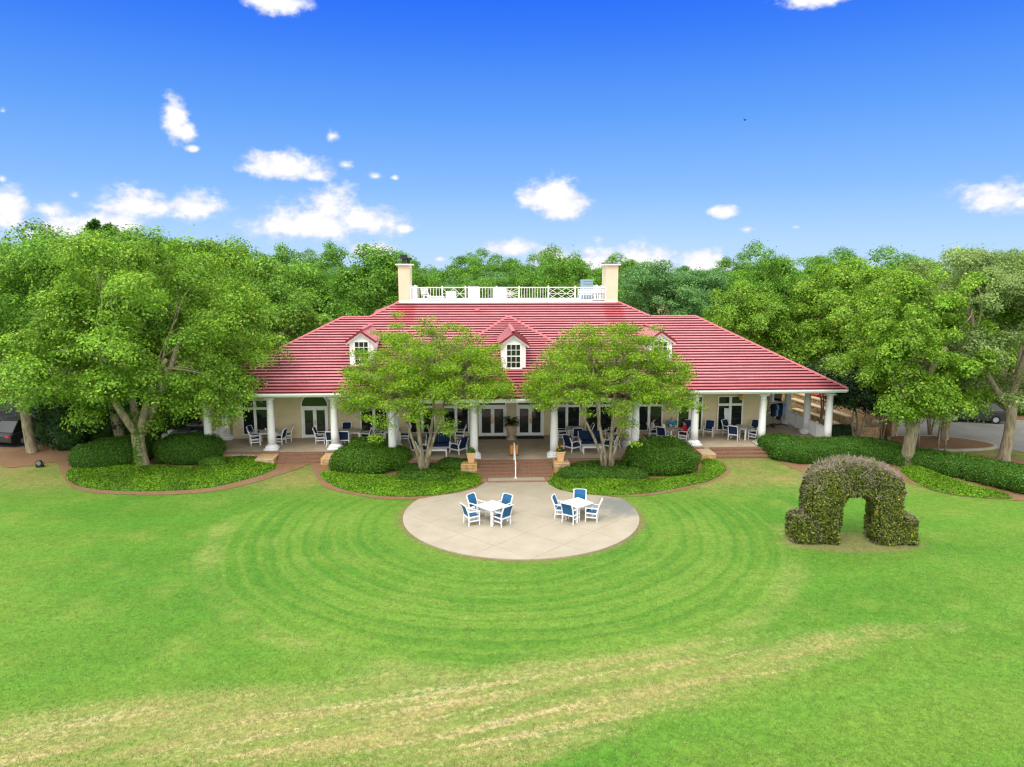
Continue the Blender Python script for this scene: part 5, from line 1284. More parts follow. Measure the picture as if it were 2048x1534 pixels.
# ------------------------------------------------------------------ people at the porch table
def skin_mesh(name, joints, edges, mat_, parent, sub=2):
    """one continuous surface grown round a skeleton: joints {name: (x,y,z,r)}"""
    ks = list(joints); me = bpy.data.meshes.new(name); me.from_pydata([joints[k][:3] for k in ks], [(ks.index(a), ks.index(b)) for a, b in edges], [])
    o = bpy.data.objects.new(name, me); col.objects.link(o); m = o.modifiers.new('skin', 'SKIN'); m.use_smooth_shade = True
    for i, k in enumerate(ks):
        r = joints[k][3]; r = r if isinstance(r, tuple) else (r, r); me.skin_vertices[0].data[i].radius = r; me.skin_vertices[0].data[i].use_root = (i == 0)
    s = o.modifiers.new('sub', 'SUBSURF'); s.levels = s.render_levels = sub
    dg = bpy.context.evaluated_depsgraph_get(); nm = bpy.data.meshes.new_from_object(o.evaluated_get(dg)); bpy.data.objects.remove(o); nm.name = name
    nm.polygons.foreach_set('use_smooth', [True] * len(nm.polygons)); r = link(name, nm, mat_, parent); return r
def seated(label, loc, rz, shirt, shorts, hair, capm=None, sleeves=True, crossed=False, lean=.08, bald=False):
    """seated figure facing +y, hips over the seat, hands on the table edge"""
    t = empty('person', loc, rz, label, 'person'); J = {}; E = []
    def j(n, x, y, z, r): J[n] = (x, y, z, r)
    j('hip', 0, -.12, .52, (.165, .13)); j('waist', 0, -.13 + lean * .3, .68, (.14, .105)); j('chest', 0, -.12 + lean * .8, .88, (.165, .115)); j('neck0', 0, -.11 + lean, 1.03, .06); j('neck', 0, -.09 + lean, 1.10, .052)
    j('head', 0, -.06 + lean, 1.19, (.078, .092)); j('crown', 0, -.07 + lean, 1.28, (.072, .088))
    E += [('hip', 'waist'), ('waist', 'chest'), ('chest', 'neck0'), ('neck0', 'neck'), ('neck', 'head'), ('head', 'crown')]
    for s, n in ((-1, 'l'), (1, 'r')):
        j(n + 'sh', s * .185, -.12 + lean, .97, .058); j(n + 'el', s * .25, .02 + lean, .74, .042); j(n + 'wr', s * .13, .27 + lean, .775, .028); j(n + 'ha', s * .10, .34 + lean, .78, (.036, .016))
        E += [('neck0', n + 'sh'), (n + 'sh', n + 'el'), (n + 'el', n + 'wr'), (n + 'wr', n + 'ha')]
        kx, ky, kz, ax, ay, az = s * .14, .34, .53, s * .13, .32, .09
        if crossed and s > 0: kx, ky, kz, ax, ay, az = -.02, .36, .64, -.16, .52, .32
        j(n + 'th', s * .095, .0, .51, .088); j(n + 'kn', kx, ky, kz, .056); j(n + 'ca', kx * .4 + ax * .6, (ky + ay) / 2 - .02, kz * .62 + az * .38, .053); j(n + 'an', ax, ay, az, .036); j(n + 'fo', ax, ay + .14, az - .055, (.042, .03))
        E += [('hip', n + 'th'), (n + 'th', n + 'kn'), (n + 'kn', n + 'ca'), (n + 'ca', n + 'an'), (n + 'an', n + 'fo')]
    body = skin_mesh('body', J, E, M['skin'], t)
    fm = MB()
    for s in (-1, 1):
        hx, hy, hz = J[('l' if s < 0 else 'r') + 'ha'][:3]
        for k, (ln, dx) in enumerate(((.062, -.027), (.074, -.009), (.070, .009), (.055, .027))):
            fm.tube([(hx + dx, hy + .005, hz), (hx + dx * 1.1, hy + .03 + ln * .4, hz + .006), (hx + dx * 1.1, hy + .03 + ln * .95, hz - .012)], [.0095, .009, .007], 6)
        fm.tube([(hx - s * .022, hy - .02, hz), (hx - s * .055, hy + .01, hz + .002), (hx - s * .060, hy + .035, hz - .004)], [.011, .010, .008], 6)
    fm.build('fingers', M['skin'], t, smooth=True)
    hx, hy, hz = J['head'][:3]; f = MB()
    f.prism([(hx - .014, hz - .005), (hx + .014, hz - .005), (hx, hz + .035)], 'y', hy + .075, hy + .108); [f.blob((hx + s * .078, hy - .01, hz + .008), (.012, .02, .03), 6, 4) for s in (-1, 1)]; f.build('nose_and_ears', M['skin'], t, smooth=False)
    f = MB(); [f.blob((hx + s * .03, hy + .083, hz + .032), (.011, .008, .007), 6, 4) for s in (-1, 1)]; f.box((hx, hy + .089, hz - .035), (.045, .008, .008)); f.build('eyes_and_mouth', M['hair'], t)
    K = {}
    def grow(names, add, edges, nm, m, edit=None):
        q = {}
        for n in names:
            x, y, z, r = J[n]; r = r if isinstance(r, tuple) else (r, r); q[n] = (x, y, z, (r[0] + add, r[1] + add))
        if edit: edit(q)
        skin_mesh(nm, q, edges, m, t)
    def sl(q):
        for n in 'lr':
            x, y, z, r = q[n + 'el']; sx, sy, sz, _ = q[n + 'sh']; k = .72; q[n + 'el'] = (sx + (x - sx) * k, sy + (y - sy) * k, sz + (z - sz) * k, (r[0] + .01, r[1] + .01))
    grow(['hip', 'waist', 'chest', 'neck0', 'lsh', 'rsh', 'lel', 'rel'], .017, [('hip', 'waist'), ('waist', 'chest'), ('chest', 'neck0'), ('neck0', 'lsh'), ('neck0', 'rsh'), ('lsh', 'lel'), ('rsh', 'rel')], 'shirt', M[shirt], sl)
    grow(['hip', 'lth', 'rth', 'lkn', 'rkn'], .020, [('hip', 'lth'), ('hip', 'rth'), ('lth', 'lkn'), ('rth', 'rkn')], 'shorts', M[shorts])
    for n in 'lr':
        x, y, z = J[n + 'an'][:3]; q = MB(); q.blob((x, y + .07, z - .045), (.05, .14, .045), 8, 6); q.build('shoe', M['white'] if capm else M['black'], t, smooth=True)
    cx, cy, cz = J['crown'][:3]
    q = MB()
    if capm:
        q.blob((cx, cy - .005, cz + .01), (.095, .112, .075), 12, 8); q.build('cap', M[capm], t, smooth=True); q = MB(); q.box((cx, cy + .14, cz - .005), (.14, .12, .014)); q.build('cap_brim', M[capm], t)
        q = MB(); q.blob((cx, cy - .03, cz - .06), (.090, .09, .07), 10, 6); q.build('hair', M[hair], t, smooth=True)
    elif not bald: q.blob((cx, cy - .022, cz - .005), (.097, .108, .088), 12, 8); q.blob((cx, cy - .06, cz - .08), (.085, .06, .08), 10, 6); q.build('hair', M[hair], t, smooth=True)
    else: q.blob((cx, cy - .055, cz - .055), (.086, .065, .045), 12, 8); q.build('hair', M['shirtwhite'], t, smooth=True)
    return t
def sit(key): x, y, a = CH[key]; return B(x, y, ZF), BYAW + R(a)
p, a = sit('w'); seated('person in a pale grey shirt with dark hair at the left of the table', p, a, 'shirtwhite', 'dark', 'hair', lean=.05)
p, a = sit('b'); seated('person in a turquoise shirt seated behind the porch table facing the lawn', p, a, 'teal', 'slate', 'hair', bald=True)
p, a = sit('r'); seated('person in crimson shirt, dark shorts and cap seated right of the table', p, a, 'crimson', 'dark', 'hair', capm='dark', crossed=True)

# ------------------------------------------------------------------ clothes rack on the right porch
t = empty('clothes_rack', B(18.05, 5.4, ZF), BYAW + R(28), 'black rolling clothes rack at the right end of the porch', 'clothes rack')
q = MB(); q.bar((-.62, 0, .10), (.62, 0, .10), .05, .04); [q.bar((s * .62, -.3, .08), (s * .62, .3, .08), .05, .04) for s in (-1, 1)]; q.box((-.3, 0, .17), (.55, .4, .06)); q.build('base', M['black'], t)
for s in (-1, 1):
    for y in (-.3, .3): q = MB(); q.lathe([(.02, 0), (.045, .02), (.02, .07)], (s * .62, y, 0), 8); q.build('castor', M['black'], t)
for s in (-1, 1): q = MB(); q.tube([(s * .45, 0, .1), (s * .45, 0, 1.72)], .022, 8); q.build('upright', M['greymetal'], t)
q = MB(); q.tube([(-.62, 0, 1.72), (.62, 0, 1.72)], .02, 8); q.build('hanging_bar', M['greymetal'], t)
def garment(k, x, m, label, rot, w=.44, h=.72, facing=False):
    g_ = empty('hanging_shirt', t.matrix_basis @ Vector((x, 0, 0)), t.rotation_euler.z + rot, label, 'shirt'); q = MB(); z = 1.62
    prof = [(-.05, z), (-w / 2 + .02, z - .09), (-w / 2 - .09, z - .34), (-w / 2 + .0, z - .38), (-w / 2 + .05, z - .22), (-w / 2 + .04, z - h), (w / 2 - .04, z - h), (w / 2 - .05, z - .22), (w / 2 + .0, z - .38), (w / 2 + .09, z - .34), (w / 2 - .02, z - .09), (.05, z)]
    q.prism(prof, 'y', -.05, .05); q.build('cloth', M[m], g_, bevel=.02); q = MB(); q.tube([(-.2, 0, z - .07), (0, 0, z + .02), (.2, 0, z - .07)], .008, 6); q.tube([(0, 0, z + .02), (0, 0, z + .11)], .006, 6); q.build('hanger', M['black'], g_)
    return g_
BL = [(-.55, 'dark', 'dark jacket at the left end of the clothes rack', 1.2), (-.44, 'navy', 'navy shirt second from the left end of the clothes rack', 1.35), (-.33, 'slate', 'slate blue shirt in the left bunch on the clothes rack', 1.25), (-.22, 'skyshirt', 'light blue shirt edge-on in the left bunch on the clothes rack', 1.3), (-.11, 'slate', 'slate blue shirt hanging beside the middle of the clothes rack', 1.2),
      (.05, 'dark', 'dark shirt just right of the middle of the clothes rack', 1.25), (.20, 'dark', 'dark trousers-length coat in the right bunch on the clothes rack', 1.1), (.34, 'navy', 'navy jacket behind the light blue shirt on the clothes rack', .9), (.50, 'skyshirt', 'light blue shirt facing out at the right end of the clothes rack', .15)]
for k, (x, m, lb, r_) in enumerate(BL): garment(k, x, m, lb, r_, h=1.15 if k in (5, 6) else .86)

# ------------------------------------------------------------------ clipped shrubs, hedges and the topiary arch
def gl(px, py, z=None): return G(px, py, z)
def bush_at(name, label, cat, px, py, ells, n, size, seed, m='bush', **k): return make_bush(name, label, cat, G(px, py), ells, M[m], n, size, seed, **k)
bush_at('clipped_bush', 'large three-lobed clipped bush left of the left crepe myrtle', 'bush', 735, 945, [(-.35, .6, .45, 1.85, 1.25, .84), (-.3, 1.75, .66, 1.25, .9, .88), (1.35, 1.0, .42, .95, .95, .78)], 30000, .075, 31)
bush_at('clipped_bush', 'big round clipped bush right of the right crepe myrtle', 'bush', 1326, 946, [(0, .65, .58, 2.0, 1.35, 1.0), (.1, 1.7, .72, 1.55, .9, .90)], 26000, .075, 32)
def w2(px, py): v = G(px, py); return v
def hedge_chain(label, pts, n, seed, name='hedge', m='hedge', size=.075, power=3.2):
    """pts: (px, py of the front foot, depth, height) along the hedge"""
    base = G(pts[len(pts) // 2][0], pts[len(pts) // 2][1]); ells = []
    for (px, py, d, h) in pts:
        v = G(px, py) - base; ells.append((v.x, v.y + d / 2, h * .42, 1.15, d / 2, h * .58))
    make_bush(name, label, 'hedge', base, ells, M[m], n, size, seed, power=power, amp=.03)
hedge_chain('low clipped hedge left of the left oak trunk', [(168, 945, 2.2, 1.35), (190, 943, 2.6, 1.45), (214, 940, 2.9, 1.5), (236, 936, 3.0, 1.45)], 24000, 41)
hedge_chain('low clipped hedge between the left oak trunk and the porch corner', [(338, 932, 2.6, 1.45), (358, 933, 2.7, 1.55), (380, 933, 2.5, 1.5), (392, 931, 2.2, 1.3)], 22000, 42)
hp = [(1566, 915, 2.0, 1.15), (1590, 926, 2.2, 1.25), (1620, 931, 2.4, 1.25), (1655, 931, 2.5, 1.25), (1690, 929, 2.5, 1.2), (1725, 927, 2.4, 1.2), (1760, 928, 2.3, 1.15), (1790, 931, 2.2, 1.1)]
hedge_chain('dark clipped hedge curving from the right side steps to the right oak trunk', hp, 34000, 43)
hp = [(1835, 936, 2.0, 1.05), (1870, 942, 2.0, 1.1), (1905, 950, 2.0, 1.1), (1940, 959, 2.0, 1.15), (1975, 968, 2.0, 1.15), (2010, 977, 2.0, 1.15), (2045, 986, 2.0, 1.15), (2080, 994, 2.0, 1.15)]
hedge_chain('long dark hedge running from the right oak trunk out of the picture', hp, 34000, 44)
bush_at('low_shrub', 'low spreading shrub in front of the left crepe myrtle trunk', 'shrub', 848, 966, [(0, .3, .18, 1.5, .7, .42)], 7000, .075, 33)
bush_at('low_shrub', 'low spreading shrub right of the left crepe myrtle trunk', 'shrub', 905, 943, [(0, .2, .25, .85, .7, .42), (.7, .4, .2, .6, .6, .38)], 6000, .085, 34, 'hedge')
bush_at('low_shrub', 'low spreading shrub in front of the right crepe myrtle trunks', 'shrub', 1180, 960, [(-.5, .3, .2, 1.2, .7, .45), (.7, .3, .18, 1.1, .7, .40)], 8000, .075, 35, 'hedge')
bush_at('low_shrub', 'low shrub at the left foot of the big round bush', 'shrub', 1262, 962, [(0, .3, .2, .9, .6, .40)], 5000, .075, 36, 'hedge')
bush_at('low_shrub', 'small mounded shrub below the left end of the porch', 'shrub', 425, 937, [(0, .2, .2, .75, .5, .42)], 4000, .075, 37)

def arch():
    base = Vector((14.25, 28.5, float(gz(14.25, 28.5)))); t = empty('topiary_arch', base, R(-2), 'vine-covered topiary arch with bench-like feet and bare grey twigs on top, on the lawn', 'topiary'); g = rs(77)
    out = [(-2.72, 0), (-2.75, 1.18), (-2.12, 1.24), (-2.2, 2.2), (-2.1, 2.85), (-1.6, 3.36), (-.9, 3.62), (-.2, 3.68), (.5, 3.62), (1.2, 3.40), (1.8, 2.98), (2.05, 2.4), (1.98, 1.5), (2.1, 1.22), (2.75, 1.10), (2.80, 0), (.98, 0), (.90, 1.0), (.84, 1.85), (.52, 2.2), (.05, 2.3), (-.42, 2.2), (-.74, 1.85), (-.74, .9), (-.74, 0)]
    tri = geometry.tessellate_polygon([[Vector((p[0], p[1], 0)) for p in out]]); n = len(out)
    y0, y1 = 0, 1.15
    # rounded front and back: inset ring
    def ring(y, k): 
        c = Vector((0, 1.7)); r = []
        for i, p in enumerate(out):
            a, b = Vector(out[i - 1]), Vector(out[(i + 1) % n]); d = (b - a).normalized(); nn = Vector((d.y, -d.x)); q = Vector(p) + nn * k; r.append((q.x, y, max(q.y, 0)))
        return r
    q = MB(); rings = [ring(y0, .10), ring(y0 + .14, 0), ring(y1 - .14, 0), ring(y1, .10)]
    for r in rings: q.v += r
    for i in range(3):
        for k in range(n): q.f.append((i * n + k, i * n + (k + 1) % n, (i + 1) * n + (k + 1) % n, (i + 1) * n + k)); q.m.append(0)
    for tr in tri: q.f.append(tuple(tr)); q.m.append(0); q.f.append(tuple(3 * n + k for k in reversed(tr))); q.m.append(0)
    me = q.mesh('thicket'); link('thicket', me, M['topcore'], t)
    v = np.array([p.co[:] for p in me.vertices]); f = [tuple(p.vertices) for p in me.polygons]
    pos, nr = tri_sample(v, f, 46000, g); pos += nr * g.uniform(-.02, .11, (len(pos), 1)); pos += nr * (.06 * np.sin(pos @ g.normal(size=3) * 6))[:, None]
    top = np.clip((pos[:, 2] - 2.6) / 1.1, 0, 1) * np.clip(nr[:, 2] * 1.5 + .25, 0, 1); patch = .5 + .5 * np.sin(pos[:, 0] * 2.3 + 1.5) * np.sin(pos[:, 1] * 4 + pos[:, 2] * 2.2)
    keep = g.rand(len(pos)) > np.clip(top * (1.0 - .45 * patch), 0, .93); keep &= pos[:, 2] > .02; keep &= (pos[:, 2] > .35) | (g.rand(len(pos)) < .5)
    pos, nr = pos[keep], nr[keep]
    link('foliage', quads_mesh('foliage', leaf_quads(pos, nr + g.normal(size=pos.shape) * .6, .095, g, .7)), M['topiary'], t)
    pos, nr = tri_sample(v, f, 26000, g); w = np.clip((pos[:, 2] - 1.9) / 1.2, .0, 1) * np.clip(nr[:, 2] + .45, .05, 1) + .10 + .5 * (abs(pos[:, 2] - 1.15) < .15) * (nr[:, 2] > .5)
    keep = g.rand(len(pos)) < w; pos, nr = pos[keep], nr[keep]; m = len(pos)
    d = nr * .45 + g.normal(size=(m, 3)) * .7; d /= np.linalg.norm(d, axis=1, keepdims=True); ln = g.uniform(.12, .34, (m, 1)); sd = np.cross(d, g.normal(size=(m, 3))); sd /= np.linalg.norm(sd, axis=1, keepdims=True); a = pos + nr * .02; b = a + d * ln
    link('twigs', quads_mesh('twigs', np.stack([a - sd * .008, a + sd * .008, b + sd * .005, b - sd * .005], 1).reshape(-1, 3)), M['twig'], t)['kind'] = 'stuff'
    t.scale = (.91, .92, .94); t.location.x += .12
arch()

# loose blades standing proud of the mown turf, thickest near the viewer, dry ones in the scalped strip
def blades(n=130000, seed=9):
    g = rs(seed); y = 14.8 + 15.5 * g.rand(n) ** 1.25; x = g.uniform(-1, 1, n) * (y * .74 + 1.5); ok = (np.hypot(x - PC[0], y - PC[1]) > PR_ + .1); x, y = x[ok], y[ok]; n = len(x)
    dry = np.clip((y - 14.7 - .5 * np.maximum(x, 0)) / .9, 0, 1) * np.clip((19.5 + .17 * x - y) / 1.0, 0, 1)
    z = gz(x, y); a = g.uniform(0, 6.283, n); h = g.uniform(.015, .042, n); w = g.uniform(.006, .012, n); ln = g.uniform(.2, 1.3, n) * h
    b = np.column_stack([x, y, z]); d = np.column_stack([np.cos(a), np.sin(a), a * 0]); t = b + np.column_stack([np.cos(a + 1.2) * ln, np.sin(a + 1.2) * ln, h])
    v = np.stack([b - d * w[:, None], b + d * w[:, None], t], 1); isd = g.rand(n) < (.10 + .62 * dry)
    for nm, sel, m in (('grass_blades', ~isd, M['blade']), ('dry_grass_blades', isd, M['dryblade'])):
        q = v[sel].reshape(-1, 3); tag(link(nm, np_mesh(nm, q, np.arange(len(q), dtype=np.int32).reshape(-1, 3)), m), kind='stuff')
M['blade'] = leaf('grass_blade', (.060, .150, .014), (.170, .270, .045), (.26, .30, .07), trans=.3, bigvar=.2); M['dryblade'] = leaf('dry_grass_blade', (.24, .19, .08), (.46, .37, .20), trans=.2, bigvar=.2)
blades()

# ------------------------------------------------------------------ trees close to the clubhouse
make_tree('live_oak', G(284, 936), 2.0, .37, ((.55, .5, 7.3), (6.3, 5.2, 5.2)), M['oak'], 'big spreading oak with pale ivy-speckled trunk left of the porch', seed=101, n_puff=150, pr=1.25, n_leaf=135000, size=.15, n_limb=20, low=-1, irregular=.12, ivy=True, skirt=(30, .25, 3.7, 5.0))
make_tree('live_oak', G(62, 905), 3.2, .31, ((1.6, 1.2, 7.7), (7.2, 5.2, 4.7)), M['oak_b'], 'oak with a grey trunk standing in the mulch at the left edge', seed=102, n_puff=130, pr=1.25, n_leaf=100000, size=.155, n_limb=12, low=-.85, skirt=(24, .3, 3.2, 4.8))
make_tree('live_oak', G(247, 890), 4.2, .38, ((.3, 2.5, 8.6), (5.6, 4.2, 3.8)), M['oak_b'], 'oak with a leaning trunk behind the left hedge', seed=103, n_puff=70, pr=1.4, n_leaf=48000, size=.19, n_limb=9, lean=(-.9, .4))
make_tree('live_oak', G(1815, 932), 2.6, .37, ((.35, .8, 6.2), (3.5, 3.4, 4.2)), M['oak_y'], 'lime-green oak with a thick pale trunk in the right hedge', seed=104, n_puff=95, pr=1.0, n_leaf=85000, size=.145, n_limb=12, low=-.85)
make_tree('live_oak', G(2010, 922), 3.4, .31, ((-.2, 1.2, 7.7), (4.8, 4.4, 4.6)), M['olive'], 'grey-green oak by the driveway at the right edge', seed=105, n_puff=110, pr=1.05, n_leaf=92000, size=.135, n_limb=22, low=-.85, stray=.07, skirt=(22, .35, 3.4, 5.0))
make_tree('live_oak', G(1886, 882), 3.0, .34, ((.3, 1.5, 7.2), (5.0, 4.0, 3.8)), M['oak'], 'oak on the mulch island beside the driveway', seed=106, n_puff=60, pr=1.2, n_leaf=46000, size=.18, n_limb=9)

def crepe(label, base, seed, cc, cr, stems, n_leaf=30000, lobes=()):
    rng = random.Random(seed); g = rs(seed); t = empty('crepe_myrtle', base, 0, label, 'tree'); P_, Nn, PCs = [], [], []
    n_p = 420; a = g.uniform(0, 2 * math.pi, n_p); r = np.sqrt(g.uniform(.02, 1, n_p)); dome = np.sqrt(np.clip(1 - r ** 2, 0, 1))
    z = cc[2] + cr[2] * (dome * g.uniform(-.45, 1.05, n_p) - .80 * (1 - dome)) + g.normal(size=n_p) * .30
    for (x0, x1, dz, pb) in lobes:
        xx = cr[0] * r * np.cos(a); hit = (xx > x0) & (xx < x1) & (np.sin(a) < .4) & (g.rand(n_p) < pb); z = z - hit * g.uniform(.3, dz, n_p)
    pcs = np.column_stack([cc[0] + cr[0] * r * np.cos(a), cc[1] + cr[1] * r * np.sin(a), z]); ps = g.uniform(.28, .70, n_p)
    k = g.choice(n_p, n_leaf, p=ps ** 2 / (ps ** 2).sum()); e = sph(n_leaf, g)
    pos = pcs[k] + e * (ps[k] * g.uniform(.1, 1.1, n_leaf) ** .6)[:, None] * np.array([1.15, 1.15, .50])
    nr = e * .5 + np.array([0, 0, .8]) + g.normal(size=pos.shape) * .6
    link('crown', quads_mesh('crown', leaf_quads(pos, nr, .100, g, .62)), M['crepe'], t)
    mb = MB(); tips = []
    for (dx, dy, h, r0, bx) in stems:
        b = Vector((bx, rng.uniform(-.12, .12), -.1)); tip = Vector((dx, dy, h)); mid = b.lerp(tip, .45) + Vector((rng.uniform(-.12, .12), rng.uniform(-.1, .1), .25))
        pts = [b, b.lerp(mid, .5) + Vector((-.05 * dx, 0, .08)), mid, mid.lerp(tip, .55) + Vector((.06 * dx, 0, -.02)), tip]; mb.tube(pts, [r0 * 1.05, r0 * .8, r0 * .68, r0 * .6, r0 * .5], 10, wob=.05, rng=rng); tips.append((tip, r0 * .6))
    for i in range(0, n_p, 2):
        c = Vector(pcs[i]); tip, r1 = min(tips, key=lambda q: (q[0] - c).length + rng.uniform(0, 1.2))
        m_ = tip.lerp(c, .5) + Vector((0, 0, rng.uniform(-.1, .45))); w = r1 * rng.uniform(.28, .6)
        limb(mb, tip, m_, w, w * .55, rng, .08, 3, 5); limb(mb, m_, c, w * .55, .008, rng, .10, 3, 4)
        for _ in range(2): limb(mb, m_, c + Vector((rng.uniform(-.8, .8), rng.uniform(-.6, .6), rng.uniform(-.2, .3))), w * .3, .006, rng, .1, 2, 4)
    mb.build('trunk', M['bark2'], t, smooth=True)
crepe('left crepe myrtle with several pale stems in front of the porch', G(848, 948), 201, (.15, .3, 6.0), (4.7, 3.6, 2.35), [(-1.15, .3, 4.1, .12, -.10), (-.3, -.2, 4.6, .16, -.02), (.6, .3, 4.4, .13, .06), (1.2, -.1, 4.1, .11, .14)], 84000, ((-4.6, -1.8, 1.6, .45), (-1.4, 1.6, 1.5, .3), (1.5, 3.4, 1.1, .35)))
crepe('right crepe myrtle with spreading V-shaped pale stems in front of the porch', G(1216, 944), 202, (.0, .3, 5.9), (4.7, 3.6, 2.3), [(-1.6, .1, 3.9, .11, -.22), (-.75, -.2, 4.3, .12, -.10), (.3, .2, 4.5, .14, .10), (1.05, 0, 4.0, .11, .2)], 84000, ((-1.8, 1.2, 2.6, .38), (-4.2, -2.2, 1.0, .4)))

# ------------------------------------------------------------------ trees behind
PROTO = {}
def plain_tree(x, y, h, r, m, label, seed, n=26000, size=.34, pr=1.7, zr=None, low=-.9, name='woodland_tree', group=None, stray=.03):
    """woodland trees: a few crown shapes built once, then copied with their own size, turn and leaf colour"""
    thin = n < 10000; key = 'thin' if thin else ('a', 'b', 'c', 'd')[seed % 4]; base = (x, y, .28)
    H0, R0_ = 12.0, (3.8 if thin else 6.5); zr0 = 4.5 if thin else 5.2
    if key not in PROTO:
        o = make_tree(name, base, 3.6, .32, ((0, 0, H0 - zr0 * 1.03), (R0_, R0_ * .9, zr0)), M[m], label, seed=seed + 7, n_puff=60 if thin else 105, pr=.95 if thin else 1.45, n_leaf=9000 if thin else 46000, size=.24 if thin else .25, n_limb=9, low=low, group=group, stray=.2 if thin else .05, irregular=.10, shell=.3)
        PROTO[key] = o
    else:
        o = dup(PROTO[key], base, random.Random(seed).uniform(0, 6.28), label)
        if group: o['group'] = group
        o.name = name
    o.scale = (r / R0_ * .95, r / R0_ * .95, h / H0 * .925)
    for c in o.children:
        if c.name.startswith('crown'): c.material_slots[0].link = 'OBJECT'; c.material_slots[0].material = M[m]
    return o
plain_tree(-20.5, 58, 12.6, 6.2, 'oak_b', 'tall green tree just behind the left end of the roof', 301, low=-.9)
plain_tree(-13.5, 76, 13.4, 7.2, 'woods', 'broad dark green tree left of the left chimney', 302, 30000, low=-.9)
plain_tree(-24.5, 80, 12.8, 7.0, 'woods', 'green tree behind the left hip of the roof', 303, low=-.9)
plain_tree(-6.5, 84, 12.1, 5.2, 'woods', 'rounded tree right of the left chimney above the railing', 304, low=-.9)
plain_tree(5.8, 78, 12.6, 6.0, 'woods', 'domed tree left of the right chimney above the railing', 305, 30000, low=-.9)
plain_tree(17.5, 92, 12.1, 7.0, 'woods_t', 'bluish green tree just right of the right chimney', 306, low=-.9)
plain_tree(25.5, 95, 12.3, 7.0, 'woods_t', 'second bluish green tree right of the right chimney', 307, low=-.9)
plain_tree(22.0, 68, 11.2, 4.8, 'oak', 'bright green tree behind the right end of the wing ridge', 308, low=-1)
plain_tree(26.5, 74, 12.9, 5.2, 'woods', 'upright green tree with a pointed top behind the right wing', 309, low=-1)
plain_tree(30.5, 66, 11.9, 6.2, 'oak_y', 'lime-green tree above the right slope of the roof', 310, 32000, .30, low=-1)
plain_tree(33.0, 57, 12.4, 6.5, 'oak_y', 'large lime-green tree behind the thick-trunked right oak', 311, 34000, .28, low=-.9)
plain_tree(41, 58, 13.6, 7.5, 'oak', 'tall tree behind the grey-green oak at the right edge', 312, 32000, .3, low=-.9)
plain_tree(-39, 56, 13.6, 7.5, 'oak_b', 'tall tree filling the upper left edge', 313, 32000, .3, low=-.9)
plain_tree(-30, 62, 13.4, 6.5, 'oak', 'tree crown between the two left oaks', 314, 28000, .3, low=-.9)
plain_tree(-28.5, 92, 14.8, 4.0, 'woods', 'thin scraggly tree rising above the left woods', 315, 7000, .30, 1.3, 4.5, stray=.2)
plain_tree(-23.0, 94, 15.2, 3.6, 'woods', 'second thin scraggly tree rising above the left woods', 316, 6000, .30, 1.3, 4.5, stray=.2)
plain_tree(-34.0, 88, 14.4, 3.8, 'woods', 'thin tree top left of the scraggly pair', 317, 7000, .30, 1.3, 4.2, stray=.2)
plain_tree(-41, 72, 15.6, 4.0, 'woods', 'thin-topped tree at the far left skyline', 318, 8000, .28, 1.2, 4.5, stray=.2)
bgp = plain_tree(0.5, 108, 12.2, 7.5, 'woods_t', 'distant tree in the woodland backdrop behind the clubhouse', 320, 20000, .5, 2.2, low=-1, group='distant woodland trees')
bgq = plain_tree(-44, 118, 13.0, 8, 'woods', 'distant tree in the woodland backdrop behind the clubhouse', 321, 20000, .5, 2.2, low=-1, group='distant woodland trees')
rb = random.Random(5)
for i, x in enumerate(list(range(-132, 140, 11))):
    y = 112 + rb.uniform(-12, 26); o = dup(bgp if i % 2 else bgq, (x + rb.uniform(-3, 3), y, .28), rb.uniform(0, 6.28)); k = rb.uniform(.86, 1.08) * (1.04 if abs(x) > 40 else .97); o.scale = tuple(v * k for v in bgp.scale)
for i, (x, y, k) in enumerate(((-62, 66, 1.05), (-52, 84, 1.1), (-74, 80, 1.1), (52, 70, 1.05), (60, 58, 1.1), (47, 86, 1.05), (70, 82, 1.15), (36, 104, .97), (-5, 116, .99), (9, 112, 1.0), (-9.5, 98, .93), (-2, 126, 1.05), (4, 124, 1.0), (38, 84, 1.0))):
    o = dup(bgq if i % 2 else bgp, (x, y, .28), i * 1.3); o.scale = tuple(v * k for v in bgp.scale)
for i, x in enumerate(range(-170, 175, 10)):
    o = dup(bgp if i % 2 else bgq, (x + rb.uniform(-3, 3), 158 + rb.uniform(-8, 25), .28), rb.uniform(0, 6.28)); k = rb.uniform(1.0, 1.22); o.scale = tuple(v * k for v in bgq.scale)
def pine(label, x, y, h, seed):
    g = rs(seed); t = empty('pine_tree', (x, y, .28), 0, label, 'tree'); pos, nr = [], []
    mb = MB(); mb.tube([(0, 0, -.2), (.1, 0, h * .5), (0, 0, h)], [.3, .2, .04], 8)
    for k in range(46):
        z = h * (.55 + .45 * k / 46); ln = (1 - (k / 46) ** 1.3) * 3.0 + .5; a = g.uniform(0, 6.28); tip = np.array([math.cos(a) * ln, math.sin(a) * ln, z + ln * .45]); mb.tube([(0, 0, z), tuple(tip)], [.05, .015], 5)
        for s in (.55, .8, 1.0):
            c = np.array([0, 0, z]) * (1 - s) + tip * s; n = 90; d = sph(n, g); d[:, 2] = abs(d[:, 2]); pos.append(c + d * .26 * g.uniform(.3, 1.3, (n, 1)) * np.array([.8, .8, 1.5])); nr.append(np.cross(d, g.normal(size=(n, 3))))
    link('crown', quads_mesh('crown', leaf_quads(np.concatenate(pos), np.concatenate(nr), .42, g, .18)), M['pine'], t); mb.build('trunk', M['bark'], t, smooth=True)
pine('dark pine top poking above the oaks at the upper left', -33.8, 60, 14.7, 5)

